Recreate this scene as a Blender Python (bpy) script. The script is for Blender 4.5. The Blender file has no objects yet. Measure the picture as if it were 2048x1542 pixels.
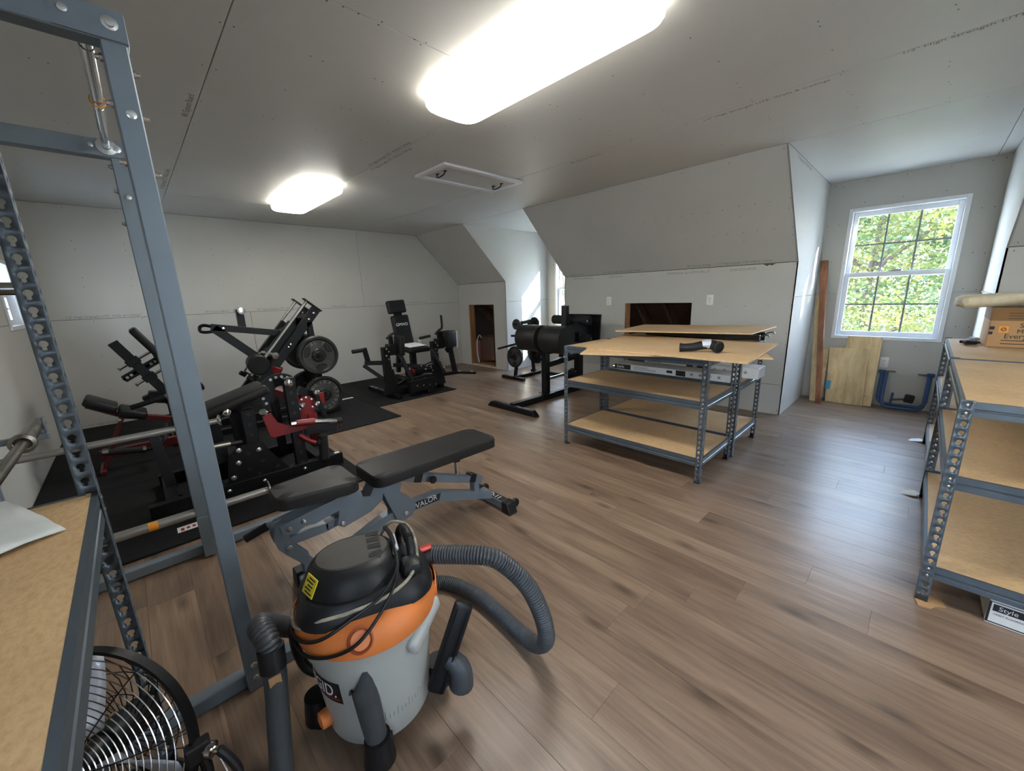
import bpy, bmesh, math, random
from mathutils import Vector, Matrix
SC = bpy.context.scene
COL = SC.collection
PI = math.pi
V = Vector

# ------------------------------------------------------------------ camera, sky, sun, exposure
cam_d = bpy.data.cameras.new('camera')
cam = bpy.data.objects.new('camera', cam_d); COL.objects.link(cam)
cam_d.sensor_fit = 'HORIZONTAL'; cam_d.sensor_width = 36.0
cam_d.lens = 782.707 / 2048 * 36.0
cam_d.clip_start = 0.02; cam_d.clip_end = 200
_r = V((0.69638939, 0.71693874, -0.0322593)); _d = V((0.1403664, -0.18014989, -0.97357244)); _f = V((-0.70380331, 0.67345739, -0.22608858))
_m = Matrix((( _r.x, -_d.x, -_f.x, 0.0), (_r.y, -_d.y, -_f.y, 0.0), (_r.z, -_d.z, -_f.z, 1.352), (0, 0, 0, 1)))
cam.matrix_world = _m
SC.camera = cam

world = bpy.data.worlds.new('sky_world'); SC.world = world
world.use_nodes = True
wn = world.node_tree.nodes; wl = world.node_tree.links
wn.clear()
# hazy blue day: pale near the horizon, deeper blue overhead, the same all the way round
wo = wn.new('ShaderNodeOutputWorld'); wb = wn.new('ShaderNodeBackground')
wt = wn.new('ShaderNodeTexCoord'); wsep = wn.new('ShaderNodeSeparateXYZ'); wr = wn.new('ShaderNodeValToRGB')
wl.new(wt.outputs['Generated'], wsep.inputs[0]); wl.new(wsep.outputs['Z'], wr.inputs[0])
we_ = wr.color_ramp.elements
we_[0].position = 0.0; we_[0].color = (0.84, 0.92, 1.0, 1); we_[1].position = 0.75; we_[1].color = (0.40, 0.60, 1.0, 1)
wl.new(wr.outputs[0], wb.inputs[0]); wl.new(wb.outputs[0], wo.inputs[0])
wb.inputs[1].default_value = 12.0

sun_d = bpy.data.lights.new('sun', 'SUN'); sun = bpy.data.objects.new('sun', sun_d); COL.objects.link(sun)
sun_d.energy = 17.0; sun_d.angle = math.radians(0.6); sun_d.color = (1.0, 0.93, 0.82)
sun.location = (10, 14, 9)
sun.rotation_euler = V((-1.0, -0.8, -0.754)).to_track_quat('-Z', 'Y').to_euler()
sun['kind'] = 'helper'

SC.view_settings.view_transform = 'Standard'
SC.view_settings.look = 'None'
SC.view_settings.gamma = 1.0
SC.view_settings.use_curve_mapping = False
SC.view_settings.exposure = 1.22
LAMP_POWER = 9.5

# ------------------------------------------------------------------ helpers
random.seed(7)
def rotm(rx=0, ry=0, rz=0):
    return (Matrix.Rotation(math.radians(rz), 3, 'Z') @ Matrix.Rotation(math.radians(ry), 3, 'Y') @ Matrix.Rotation(math.radians(rx), 3, 'X'))
def frame(d, up=(0, 0, 1)):
    d = V(d).normalized(); up = V(up)
    s = d.cross(up)
    if s.length < 1e-4: s = d.cross(V((1, 0, 0)))
    if s.length < 1e-4: s = d.cross(V((0, 1, 0)))
    s.normalize(); u = s.cross(d).normalized()
    return d, s, u

class MB:
    """collects geometry for one mesh object"""
    def __init__(s): s.bm = bmesh.new(); s.uvt = False
    def _bev(s, vs, b, seg=1):
        es = set()
        for v in vs:
            for e in v.link_edges: es.add(e)
        bmesh.ops.bevel(s.bm, geom=list(es), offset=b, segments=seg, profile=0.5, affect='EDGES', clamp_overlap=True)
    def box(s, c, size, rot=None, bev=0, seg=1):
        hx, hy, hz = size[0] / 2, size[1] / 2, size[2] / 2
        R = rot if rot is not None else Matrix.Identity(3)
        c = V(c)
        vs = [s.bm.verts.new(c + R @ V((x * hx, y * hy, z * hz))) for x in (-1, 1) for y in (-1, 1) for z in (-1, 1)]
        for q in ((0, 1, 3, 2), (4, 6, 7, 5), (0, 4, 5, 1), (2, 3, 7, 6), (0, 2, 6, 4), (1, 5, 7, 3)):
            s.bm.faces.new([vs[i] for i in q])
        if bev: s._bev(vs, bev, seg)
        return s
    def ab(s, lo, hi, bev=0, seg=1):
        lo = V(lo); hi = V(hi)
        return s.box((lo + hi) / 2, hi - lo, None, bev, seg)
    def bar(s, p0, p1, w, h, up=(0, 0, 1), bev=0.002):
        p0 = V(p0); p1 = V(p1)
        d, sd, u = frame(p1 - p0, up)
        R = Matrix((sd, d, u)).transposed()
        return s.box((p0 + p1) / 2, (w, (p1 - p0).length, h), R, bev)
    def tube(s, pts, r, seg=10, cap=True, closed=False):
        pts = [V(p) for p in pts]; n = len(pts); rings = []
        rs = r if isinstance(r, (list, tuple)) else [r] * n
        prev = None
        for i, p in enumerate(pts):
            if closed: t = (pts[(i + 1) % n] - pts[i - 1])
            elif i == 0: t = pts[1] - p
            elif i == n - 1: t = p - pts[i - 1]
            else: t = (pts[i + 1] - p).normalized() + (p - pts[i - 1]).normalized()
            if t.length < 1e-9: t = V((0, 0, 1))
            t.normalize()
            if prev is None:
                d, a, b = frame(t)
            else:
                a = prev - t * prev.dot(t)
                if a.length < 1e-6: d, a, b = frame(t)
                a.normalize(); b = a.cross(t)
            prev = a
            rings.append([s.bm.verts.new(p + (a * math.cos(2 * PI * k / seg) + b * math.sin(2 * PI * k / seg)) * rs[i]) for k in range(seg)])
        m = n if closed else n - 1
        for i in range(m):
            A = rings[i]; B = rings[(i + 1) % n]
            for k in range(seg):
                s.bm.faces.new((A[k], A[(k + 1) % seg], B[(k + 1) % seg], B[k]))
        if cap and not closed:
            s.bm.faces.new(rings[0][::-1]); s.bm.faces.new(rings[-1])
        return s
    def cyl(s, p0, p1, r, seg=16, r2=None):
        return s.tube([p0, p1], [r, r if r2 is None else r2], seg)
    def lathe(s, prof, origin, axis=(0, 0, 1), seg=32, a0=0, a1=2 * PI, sx=1.0, up=(0, 1, 0.001)):
        """prof: list of (radius, height)"""
        d, a, b = frame(axis, up); o = V(origin)
        full = abs(a1 - a0 - 2 * PI) < 1e-6
        n = seg if full else seg + 1
        rings = []
        for (r, h) in prof:
            if r < 1e-6:
                rings.append([s.bm.verts.new(o + d * h)])
            else:
                rings.append([s.bm.verts.new(o + d * h + (a * math.cos(a0 + (a1 - a0) * k / seg) * sx + b * math.sin(a0 + (a1 - a0) * k / seg)) * r) for k in range(n)])
        for A, B in zip(rings, rings[1:]):
            for k in range(seg):
                k2 = (k + 1) % n if full else k + 1
                if len(A) == 1 and len(B) == 1: continue
                if len(A) == 1: s.bm.faces.new((A[0], B[k2], B[k]))
                elif len(B) == 1: s.bm.faces.new((A[k], A[k2], B[0]))
                else: s.bm.faces.new((A[k], A[k2], B[k2], B[k]))
        return s
    def prism(s, poly, origin, ux, uy, depth, bev=0, seg=1, center=True):
        """polygon in the plane (ux, uy), extruded along ux x uy"""
        o = V(origin); ux = V(ux).normalized(); uy = V(uy).normalized(); n = ux.cross(uy).normalized()
        h0 = -depth / 2 if center else 0; h1 = depth / 2 if center else depth
        A = [s.bm.verts.new(o + ux * x + uy * y + n * h0) for x, y in poly]
        B = [s.bm.verts.new(o + ux * x + uy * y + n * h1) for x, y in poly]
        k = len(poly)
        s.bm.faces.new(A[::-1]); s.bm.faces.new(B)
        for i in range(k): s.bm.faces.new((A[i], A[(i + 1) % k], B[(i + 1) % k], B[i]))
        if bev: s._bev(A + B, bev, seg)
        return s
    def quad(s, a, b, c, d):
        s.bm.faces.new([s.bm.verts.new(V(p)) for p in (a, b, c, d)]); return s
    def mesh_of(s, other): pass

LOC = {}          # world position of the origin of each object's family
def finish(mb, name, mat, off, sharp=35):
    bm = mb.bm
    bmesh.ops.recalc_face_normals(bm, faces=bm.faces[:])
    me = bpy.data.meshes.new(name)
    if off.length > 0: bmesh.ops.translate(bm, verts=bm.verts[:], vec=-off)
    bm.to_mesh(me); bm.free()
    me.materials.append(mat)
    me.shade_smooth()
    me.set_sharp_from_angle(angle=math.radians(sharp))
    return me
def part(name, mb, mat, parent=None, label=None, kind=None, loc=None, sharp=35, cat=None, group=None):
    """one mesh object; with a parent it is a part of that thing"""
    off = LOC[parent.name] if parent is not None else V(loc if loc is not None else (0, 0, 0))
    me = finish(mb, name, mat, off, sharp)
    o = bpy.data.objects.new(name, me); COL.objects.link(o)
    if parent is not None: o.parent = parent
    else: o.location = off
    LOC[o.name] = off.copy()
    if label: o['label'] = label
    if kind: o['kind'] = kind
    if cat: o['category'] = cat
    if group: o['group'] = group
    return o
def thing(name, label, cat, loc, group=None):
    o = bpy.data.objects.new(name, None); COL.objects.link(o)
    o.empty_display_size = 0.05; o.location = loc; LOC[o.name] = V(loc)
    o['label'] = label; o['category'] = cat
    if group: o['group'] = group
    return o
def solo(name, mb, mat, label, cat, loc, group=None, kind=None, sharp=35):
    return part(name, mb, mat, None, label, kind, loc, sharp, cat, group)
def dup(root, delta, label=None, group=None):
    r = root.copy(); COL.objects.link(r); r.location = root.location + V(delta); LOC[r.name] = LOC[root.name] + V(delta)
    if label: r['label'] = label
    if group: r['group'] = group
    for ch in list(root.children):
        c = ch.copy(); COL.objects.link(c); c.parent = r; LOC[c.name] = LOC[r.name]
        for g in list(ch.children):
            d = g.copy(); COL.objects.link(d); d.parent = c; LOC[d.name] = LOC[r.name]
    return r
def catmull(pts, n=8, closed=False):
    pts = [V(p) for p in pts]; out = []
    N = len(pts); rng = N if closed else N - 1
    for i in range(rng):
        if closed: p0, p1, p2, p3 = pts[i - 1], pts[i], pts[(i + 1) % N], pts[(i + 2) % N]
        else: p0, p1, p2, p3 = pts[max(i - 1, 0)], pts[i], pts[i + 1], pts[min(i + 2, N - 1)]
        for k in range(n):
            t = k / n
            out.append(0.5 * ((2 * p1) + (p2 - p0) * t + (2 * p0 - 5 * p1 + 4 * p2 - p3) * t * t + (3 * p1 - p0 - 3 * p2 + p3) * t ** 3))
    if not closed: out.append(pts[-1])
    return out
_fontc = {}
def text_mb(txt, size, origin, ux, uy, depth=0.0006, wrap=None, align='LEFT', squash=1.0):
    """flat lettering: origin = baseline start, ux = reading direction, uy = up; wrap=(centre, radius, angle0) bends it on a vertical cylinder"""
    cu = bpy.data.curves.new('lettering', 'FONT'); cu.body = txt; cu.size = size; cu.extrude = depth / 2; cu.align_x = align
    cu.resolution_u = 3
    ob = bpy.data.objects.new('lettering_tmp', cu); COL.objects.link(ob)
    dg = bpy.context.evaluated_depsgraph_get()
    me = bpy.data.meshes.new_from_object(ob.evaluated_get(dg))
    bpy.data.objects.remove(ob); bpy.data.curves.remove(cu)
    mb = MB(); mb.bm.from_mesh(me); bpy.data.meshes.remove(me)
    ux = V(ux).normalized(); uy = V(uy).normalized(); n = ux.cross(uy)
    o = V(origin)
    for v in mb.bm.verts:
        x, y, z = v.co; x *= squash
        if wrap is None: v.co = o + ux * x + uy * y + n * z
        else:
            c, r, a0 = wrap; a = a0 + x / r
            v.co = V((c[0] + math.cos(a) * (r + z), c[1] + math.sin(a) * (r + z), c[2] + y))
    return mb

# ------------------------------------------------------------------ materials
def newmat(name):
    m = bpy.data.materials.new(name); m.use_nodes = True
    nt = m.node_tree; b = nt.nodes.get('Principled BSDF')
    return m, nt, b
def rgb(r, g, b):
    f = lambda c: ((c / 255 + 0.055) / 1.055) ** 2.4 if c > 10 else c / 255 / 12.92
    return (f(r), f(g), f(b), 1)
def plain(name, col, rough=0.5, metal=0.0, noise=0.0, nscale=30, bump=0.0, bscale=200, coat=0, spec=None):
    m, nt, b = newmat(name)
    b.inputs['Base Color'].default_value = col
    b.inputs['Roughness'].default_value = rough; b.inputs['Metallic'].default_value = metal
    if spec is not None: b.inputs['Specular IOR Level'].default_value = spec
    if coat: b.inputs['Coat Weight'].default_value = coat
    tc = nt.nodes.new('ShaderNodeTexCoord')
    if noise:
        n = nt.nodes.new('ShaderNodeTexNoise'); n.inputs['Scale'].default_value = nscale; n.inputs['Detail'].default_value = 6
        nt.links.new(tc.outputs['Object'], n.inputs['Vector'])
        mp = nt.nodes.new('ShaderNodeMapRange'); mp.inputs[1].default_value = 0.3; mp.inputs[2].default_value = 0.7
        mp.inputs[3].default_value = 1 - noise; mp.inputs[4].default_value = 1 + noise
        nt.links.new(n.outputs['Fac'], mp.inputs[0])
        mx = nt.nodes.new('ShaderNodeMix'); mx.data_type = 'RGBA'; mx.blend_type = 'MULTIPLY'; mx.inputs[0].default_value = 1
        mx.inputs[6].default_value = col
        nt.links.new(mp.outputs[0], mx.inputs[7]); nt.links.new(mx.outputs[2], b.inputs['Base Color'])
        mr = nt.nodes.new('ShaderNodeMapRange'); mr.inputs[3].default_value = max(0.03, rough - min(.12, noise)); mr.inputs[4].default_value = min(1, rough + min(.12, noise))
        nt.links.new(n.outputs['Fac'], mr.inputs[0]); nt.links.new(mr.outputs[0], b.inputs['Roughness'])
    if bump:
        n2 = nt.nodes.new('ShaderNodeTexNoise'); n2.inputs['Scale'].default_value = bscale; n2.inputs['Detail'].default_value = 4
        nt.links.new(tc.outputs['Object'], n2.inputs['Vector'])
        bp = nt.nodes.new('ShaderNodeBump'); bp.inputs['Strength'].default_value = bump; bp.inputs['Distance'].default_value = 0.002
        nt.links.new(n2.outputs['Fac'], bp.inputs['Height']); nt.links.new(bp.outputs['Normal'], b.inputs['Normal'])
    return m

MAT = {}
MAT['drywall'] = plain('drywall_paper', rgb(186, 184, 177), 0.75, noise=0.035, nscale=1.6, bump=0.05, bscale=300)
MAT['ceiling'] = plain('ceiling_paper', rgb(200, 198, 192), 0.45, noise=0.04, nscale=1.4, bump=0.05, bscale=300)
MAT['gap'] = plain('joint_backing_paper', rgb(60, 55, 48), 0.9)  # dark backing that shows in the joints between sheets
MAT['ink'] = plain('grey_ink', rgb(132, 128, 122), 0.9)
MAT['screw'] = plain('dark_screw', rgb(62, 58, 54), 0.5, metal=0.4)
MAT['floor_gap'] = plain('floor_joint', rgb(84, 66, 52), 0.8)
MAT['white_trim'] = plain('white_vinyl', rgb(222, 224, 226), 0.35, noise=0.02)
MAT['muntin'] = plain('muntin_backlit_grey', rgb(120, 124, 124), 0.5)  # grey tone carries the backlit shade of the grilles
MAT['white_plastic'] = plain('white_plastic', rgb(226, 226, 222), 0.4)
MAT['lamp_white'] = plain('lamp_housing_white', rgb(225, 225, 220), 0.4)
MAT['shelf_steel'] = plain('slate_steel', rgb(84, 94, 102), 0.38, metal=0.35, noise=0.10, nscale=14)
MAT['rack_steel'] = plain('silver_grey_powdercoat', rgb(114, 125, 135), 0.42, metal=0.25, noise=0.05, nscale=9, bump=0.04, bscale=500)
MAT['black_steel'] = plain('black_powdercoat', rgb(15, 16, 18), 0.42, metal=0.0, spec=0.28, noise=0.10, nscale=25, bump=0.05, bscale=500)
MAT['charcoal_steel'] = plain('charcoal_powdercoat', rgb(30, 32, 35), 0.4, metal=0.15, noise=0.08, nscale=18)
MAT['red_steel'] = plain('red_powdercoat', rgb(128, 18, 20), 0.38, noise=0.06, nscale=20)
MAT['dark_red'] = plain('dark_red_powdercoat', rgb(86, 16, 18), 0.4, noise=0.06, nscale=20)
MAT['plate_face'] = plain('worn_iron_face', rgb(74, 73, 70), 0.5, metal=0.3, noise=0.5, nscale=7, bump=0.2, bscale=60)
MAT['chrome'] = plain('chrome', rgb(205, 205, 203), 0.16, metal=1.0, noise=0.06, nscale=30)
MAT['tube_steel'] = plain('dull_galvanised_tube', rgb(172, 172, 168), 0.30, metal=0.75, noise=0.04, nscale=30)
MAT['steel_bare'] = plain('bare_steel', rgb(128, 124, 114), 0.32, metal=0.9, noise=0.18, nscale=26)
MAT['bolt'] = plain('zinc_bolt', rgb(205, 207, 206), 0.25, metal=0.9)
MAT['vinyl'] = plain('black_vinyl', rgb(18, 18, 19), 0.5, spec=0.3, noise=0.10, nscale=7, bump=0.12, bscale=420)
MAT['vinyl_dusty'] = plain('dusty_black_vinyl', rgb(28, 27, 25), 0.52, spec=0.32, noise=0.22, nscale=5, bump=0.12, bscale=420)
MAT['rubber'] = plain('black_rubber_mat', rgb(15, 15, 17), 0.8, spec=0.25, noise=0.18, nscale=9, bump=0.25, bscale=260)
MAT['foam_black'] = plain('black_foam_grip', rgb(20, 20, 21), 0.8, bump=0.2, bscale=400)
MAT['black_plastic'] = plain('black_plastic', rgb(23, 24, 26), 0.45, spec=0.35, noise=0.25, nscale=9, bump=0.08, bscale=300)
MAT['plate_iron'] = plain('black_iron_plate', rgb(38, 38, 38), 0.42, metal=0.3, noise=0.4, nscale=6, bump=0.15, bscale=160)
MAT['plate_letters'] = plain('worn_grey_lettering', rgb(140, 140, 138), 0.6)
MAT['orange'] = plain('orange_plastic', rgb(216, 122, 58), 0.45, noise=0.10, nscale=5, bump=0.05, bscale=200)
MAT['brick_red'] = plain('red_button_plastic', rgb(150, 74, 48), 0.5, noise=0.1)
MAT['vac_grey'] = plain('grey_plastic', rgb(172, 174, 168), 0.42, noise=0.05, nscale=3, bump=0.03)
MAT['hose'] = plain('dark_grey_hose', rgb(62, 66, 69), 0.42, noise=0.18, nscale=12)
MAT['latch_red'] = plain('red_latch', rgb(190, 40, 34), 0.4)
MAT['yellow'] = plain('yellow_label', rgb(226, 205, 40), 0.5, noise=0.05)
MAT['paper'] = plain('white_paper', rgb(226, 226, 222), 0.7, noise=0.03)
MAT['label_dark'] = plain('black_label', rgb(26, 26, 27), 0.5)
MAT['letters_white'] = plain('white_letters', rgb(228, 230, 230), 0.5)
MAT['letters_black'] = plain('black_letters', rgb(34, 32, 32), 0.6)
MAT['letters_red'] = plain('red_letters', rgb(150, 50, 40), 0.6)
MAT['orange_tag'] = plain('orange_sticker', rgb(232, 150, 40), 0.5)
MAT['cardboard'] = plain('brown_cardboard', rgb(172, 134, 92), 0.85, noise=0.08, nscale=8)
MAT['cardboard_dark'] = plain('brown_cardboard_band', rgb(124, 92, 56), 0.85, noise=0.08, nscale=8)
MAT['mailer'] = plain('white_bubble_foam', rgb(196, 202, 200), 0.5, noise=0.05, nscale=20, bump=0.4, bscale=55)
MAT['blue_steel'] = plain('blue_powdercoat', rgb(40, 70, 112), 0.4, noise=0.08)
MAT['blue_tape'] = plain('blue_tape', rgb(70, 150, 190), 0.6)
MAT['pink_batt'] = plain('pink_insulation', rgb(206, 142, 132), 0.95, noise=0.15, nscale=14, bump=0.8, bscale=40)
MAT['kraft'] = plain('kraft_paper', rgb(84, 62, 46), 0.7, noise=0.25, nscale=5, bump=0.4, bscale=18)
MAT['silver_tag'] = plain('silver_plastic', rgb(190, 196, 206), 0.3, metal=0.3)
MAT['print_black'] = plain('printed_black', rgb(40, 38, 36), 0.7)
MAT['concrete'] = plain('grey_siding', rgb(150, 150, 145), 0.8)

def wood(name, cols, sc=(1.2, 14, 14), rough=0.5, axis_noise=4.0, bump=0.1, rnd=0.25, knots=0.0, coords='Object', rv=None):
    m, nt, b = newmat(name)
    L = nt.links; N = nt.nodes
    tc = N.new('ShaderNodeTexCoord'); oi = N.new('ShaderNodeObjectInfo')
    mp = N.new('ShaderNodeMapping'); mp.inputs['Scale'].default_value = sc
    cv = N.new('ShaderNodeCombineXYZ')
    mu = N.new('ShaderNodeMath'); mu.operation = 'MULTIPLY'; mu.inputs[1].default_value = 37.0
    L.new(oi.outputs['Random'], mu.inputs[0])
    for i in range(3): L.new(mu.outputs[0], cv.inputs[i])
    L.new(tc.outputs[coords], mp.inputs['Vector']); L.new(cv.outputs[0], mp.inputs['Location'])
    n1 = N.new('ShaderNodeTexNoise'); n1.inputs['Scale'].default_value = axis_noise; n1.inputs['Detail'].default_value = 8; n1.inputs['Roughness'].default_value = 0.62
    n1.inputs['Distortion'].default_value = 0.6
    L.new(mp.outputs[0], n1.inputs['Vector'])
    cr = N.new('ShaderNodeValToRGB')
    el = cr.color_ramp.elements
    while len(el) < len(cols): el.new(0.5)
    for i, c in enumerate(cols):
        el[i].position = 0.3 + 0.42 * i / (len(cols) - 1); el[i].color = c
    L.new(n1.outputs['Fac'], cr.inputs['Fac'])
    # broad slow variation along the length
    n2 = N.new('ShaderNodeTexNoise'); n2.inputs['Scale'].default_value = 1.1; n2.inputs['Detail'].default_value = 3
    mp2 = N.new('ShaderNodeMapping'); mp2.inputs['Scale'].default_value = (sc[0] * 0.8, sc[1] * 0.45, sc[2] * 0.45)
    L.new(tc.outputs[coords], mp2.inputs['Vector']); L.new(cv.outputs[0], mp2.inputs['Location']); L.new(mp2.outputs[0], n2.inputs['Vector'])
    a = N.new('ShaderNodeMath'); a.operation = 'MULTIPLY_ADD'; a.inputs[1].default_value = rnd; a.inputs[2].default_value = 1 - rnd / 2
    L.new(oi.outputs['Random'], a.inputs[0])
    a2 = N.new('ShaderNodeMapRange'); a2.inputs[1].default_value = 0.3; a2.inputs[2].default_value = 0.7; a2.inputs[3].default_value = 0.74; a2.inputs[4].default_value = 1.22
    L.new(n2.outputs['Fac'], a2.inputs[0])
    a3 = N.new('ShaderNodeMath'); a3.operation = 'MULTIPLY'; L.new(a.outputs[0], a3.inputs[0]); L.new(a2.outputs[0], a3.inputs[1])
    mx = N.new('ShaderNodeMix'); mx.data_type = 'RGBA'; mx.blend_type = 'MULTIPLY'; mx.inputs[0].default_value = 1
    L.new(cr.outputs[0], mx.inputs[6]); L.new(a3.outputs[0], mx.inputs[7])
    out = mx.outputs[2]
    if knots:
        vo = N.new('ShaderNodeTexVoronoi'); vo.inputs['Scale'].default_value = knots; vo.inputs['Randomness'].default_value = 1.0
        mp3 = N.new('ShaderNodeMapping'); mp3.inputs['Scale'].default_value = (1.0, 2.6, 2.6)
        L.new(tc.outputs[coords], mp3.inputs['Vector']); L.new(cv.outputs[0], mp3.inputs['Location']); L.new(mp3.outputs[0], vo.inputs['Vector'])
        kr = N.new('ShaderNodeMapRange'); kr.inputs[1].default_value = 0.02; kr.inputs[2].default_value = 0.13; kr.inputs[3].default_value = 0.45; kr.inputs[4].default_value = 1.0
        L.new(vo.outputs['Distance'], kr.inputs[0])
        m2 = N.new('ShaderNodeMix'); m2.data_type = 'RGBA'; m2.blend_type = 'MULTIPLY'; m2.inputs[0].default_value = 1
        L.new(out, m2.inputs[6]); L.new(kr.outputs[0], m2.inputs[7]); out = m2.outputs[2]
    L.new(out, b.inputs['Base Color'])
    b.inputs['Roughness'].default_value = rough
    if rv:
        r = N.new('ShaderNodeMapRange'); r.inputs[3].default_value = rv[0]; r.inputs[4].default_value = rv[1]
        L.new(n1.outputs['Fac'], r.inputs[0]); L.new(r.outputs[0], b.inputs['Roughness'])
    if bump:
        bp = N.new('ShaderNodeBump'); bp.inputs['Strength'].default_value = bump; bp.inputs['Distance'].default_value = 0.002
        L.new(n1.outputs['Fac'], bp.inputs['Height']); L.new(bp.outputs['Normal'], b.inputs['Normal'])
    return m
def plankmat():
    m, nt, b = newmat('vinyl_plank'); N = nt.nodes; L = nt.links
    tc = N.new('ShaderNodeTexCoord'); oi = N.new('ShaderNodeObjectInfo')
    mu = N.new('ShaderNodeMath'); mu.operation = 'MULTIPLY'; mu.inputs[1].default_value = 53.0; L.new(oi.outputs['Random'], mu.inputs[0])
    cv = N.new('ShaderNodeCombineXYZ')
    for i in range(3): L.new(mu.outputs[0], cv.inputs[i])
    def nz(sc, scale, detail, rough=.55, dist=0.0):
        mp = N.new('ShaderNodeMapping'); mp.inputs['Scale'].default_value = sc
        L.new(tc.outputs['Object'], mp.inputs['Vector']); L.new(cv.outputs[0], mp.inputs['Location'])
        n = N.new('ShaderNodeTexNoise'); n.inputs['Scale'].default_value = scale; n.inputs['Detail'].default_value = detail; n.inputs['Roughness'].default_value = rough; n.inputs['Distortion'].default_value = dist
        L.new(mp.outputs[0], n.inputs['Vector']); return n
    broad = nz((.55, 4.2, 4.2), 2.0, 4, .5, .5); grain = nz((1.6, 38, 38), 2.4, 5, .6, .3); swirl = nz((.8, 8, 8), 1.6, 3, .5, 2.2)
    cr = N.new('ShaderNodeValToRGB'); e = cr.color_ramp.elements; e.new(.5)
    e[0].position = .30; e[0].color = rgb(98, 79, 65); e[1].position = .50; e[1].color = rgb(128, 106, 87); e[2].position = .70; e[2].color = rgb(152, 129, 107)
    ad = N.new('ShaderNodeMath'); ad.operation = 'MULTIPLY_ADD'; ad.inputs[1].default_value = .62; L.new(broad.outputs['Fac'], ad.inputs[0])
    s2 = N.new('ShaderNodeMath'); s2.operation = 'MULTIPLY'; s2.inputs[1].default_value = .38; L.new(swirl.outputs['Fac'], s2.inputs[0]); L.new(s2.outputs[0], ad.inputs[2])
    L.new(ad.outputs[0], cr.inputs[0])
    gr = N.new('ShaderNodeMapRange'); gr.inputs[1].default_value = .3; gr.inputs[2].default_value = .7; gr.inputs[3].default_value = .82; gr.inputs[4].default_value = 1.14
    L.new(grain.outputs['Fac'], gr.inputs[0])
    mx = N.new('ShaderNodeMix'); mx.data_type = 'RGBA'; mx.blend_type = 'MULTIPLY'; mx.inputs[0].default_value = 1
    L.new(cr.outputs[0], mx.inputs[6]); L.new(gr.outputs[0], mx.inputs[7])
    vo = N.new('ShaderNodeTexVoronoi'); vo.voronoi_dimensions = '2D'; vo.inputs['Scale'].default_value = 1.15
    mp3 = N.new('ShaderNodeMapping'); mp3.inputs['Scale'].default_value = (1.0, 2.9, 2.9)
    wob = N.new('ShaderNodeMix'); wob.data_type = 'RGBA'; wob.inputs[0].default_value = .05
    L.new(tc.outputs['Object'], mp3.inputs['Vector']); L.new(cv.outputs[0], mp3.inputs['Location']); L.new(mp3.outputs[0], wob.inputs[6]); L.new(grain.outputs['Color'], wob.inputs[7]); L.new(wob.outputs[2], vo.inputs['Vector'])
    kr = N.new('ShaderNodeMapRange'); kr.inputs[1].default_value = .01; kr.inputs[2].default_value = .10; kr.inputs[3].default_value = .45; kr.inputs[4].default_value = 1.0
    L.new(vo.outputs['Distance'], kr.inputs[0])
    m2 = N.new('ShaderNodeMix'); m2.data_type = 'RGBA'; m2.blend_type = 'MULTIPLY'; m2.inputs[0].default_value = 1
    L.new(mx.outputs[2], m2.inputs[6]); L.new(kr.outputs[0], m2.inputs[7])
    rn = N.new('ShaderNodeMath'); rn.operation = 'MULTIPLY_ADD'; rn.inputs[1].default_value = .10; rn.inputs[2].default_value = .95; L.new(oi.outputs['Random'], rn.inputs[0])
    m3 = N.new('ShaderNodeMix'); m3.data_type = 'RGBA'; m3.blend_type = 'MULTIPLY'; m3.inputs[0].default_value = 1
    L.new(m2.outputs[2], m3.inputs[6]); L.new(rn.outputs[0], m3.inputs[7])
    L.new(m3.outputs[2], b.inputs['Base Color'])
    rr = N.new('ShaderNodeMapRange'); rr.inputs[3].default_value = .25; rr.inputs[4].default_value = .40; L.new(grain.outputs['Fac'], rr.inputs[0]); L.new(rr.outputs[0], b.inputs['Roughness'])
    bp = N.new('ShaderNodeBump'); bp.inputs['Strength'].default_value = .10; bp.inputs['Distance'].default_value = .002
    L.new(grain.outputs['Fac'], bp.inputs['Height']); L.new(bp.outputs['Normal'], b.inputs['Normal'])
    return m
MAT['plank'] = plankmat()
MAT['pine'] = wood('pale_pine', [rgb(176, 146, 104), rgb(206, 178, 132), rgb(222, 198, 156)], (9, 9, 0.9), 0.6, 3.0, 0.08, 0.1, knots=1.6)
MAT['ply'] = wood('plywood_face', [rgb(186, 158, 112), rgb(210, 184, 138), rgb(224, 202, 160)], (6, 6, 1.1), 0.6, 2.4, 0.05, 0.06, knots=2.6)
MAT['brown_board'] = wood('stained_board', [rgb(104, 62, 38), rgb(140, 88, 56), rgb(160, 106, 70)], (12, 12, 0.9), 0.55, 3.0, 0.08, 0.1)
MAT['stud'] = wood('framing_lumber', [rgb(120, 78, 46), rgb(158, 108, 66), rgb(178, 130, 84)], (10, 10, 1.0), 0.7, 3.0, 0.1, 0.15)
MAT['attic_wood'] = wood('shade_toned_rafter_wood', [rgb(66, 48, 36), rgb(88, 66, 48), rgb(104, 80, 60)], (10, 10, 1.0), 0.8, 3.0, 0.1, 0.15)  # framing lumber in darker tones, the attic gloom put into the colour
MAT['trunk'] = wood('bark', [rgb(52, 44, 36), rgb(84, 72, 60), rgb(110, 96, 82)], (8, 8, 1.4), 0.9, 3.0, 0.6, 0.2)

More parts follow.
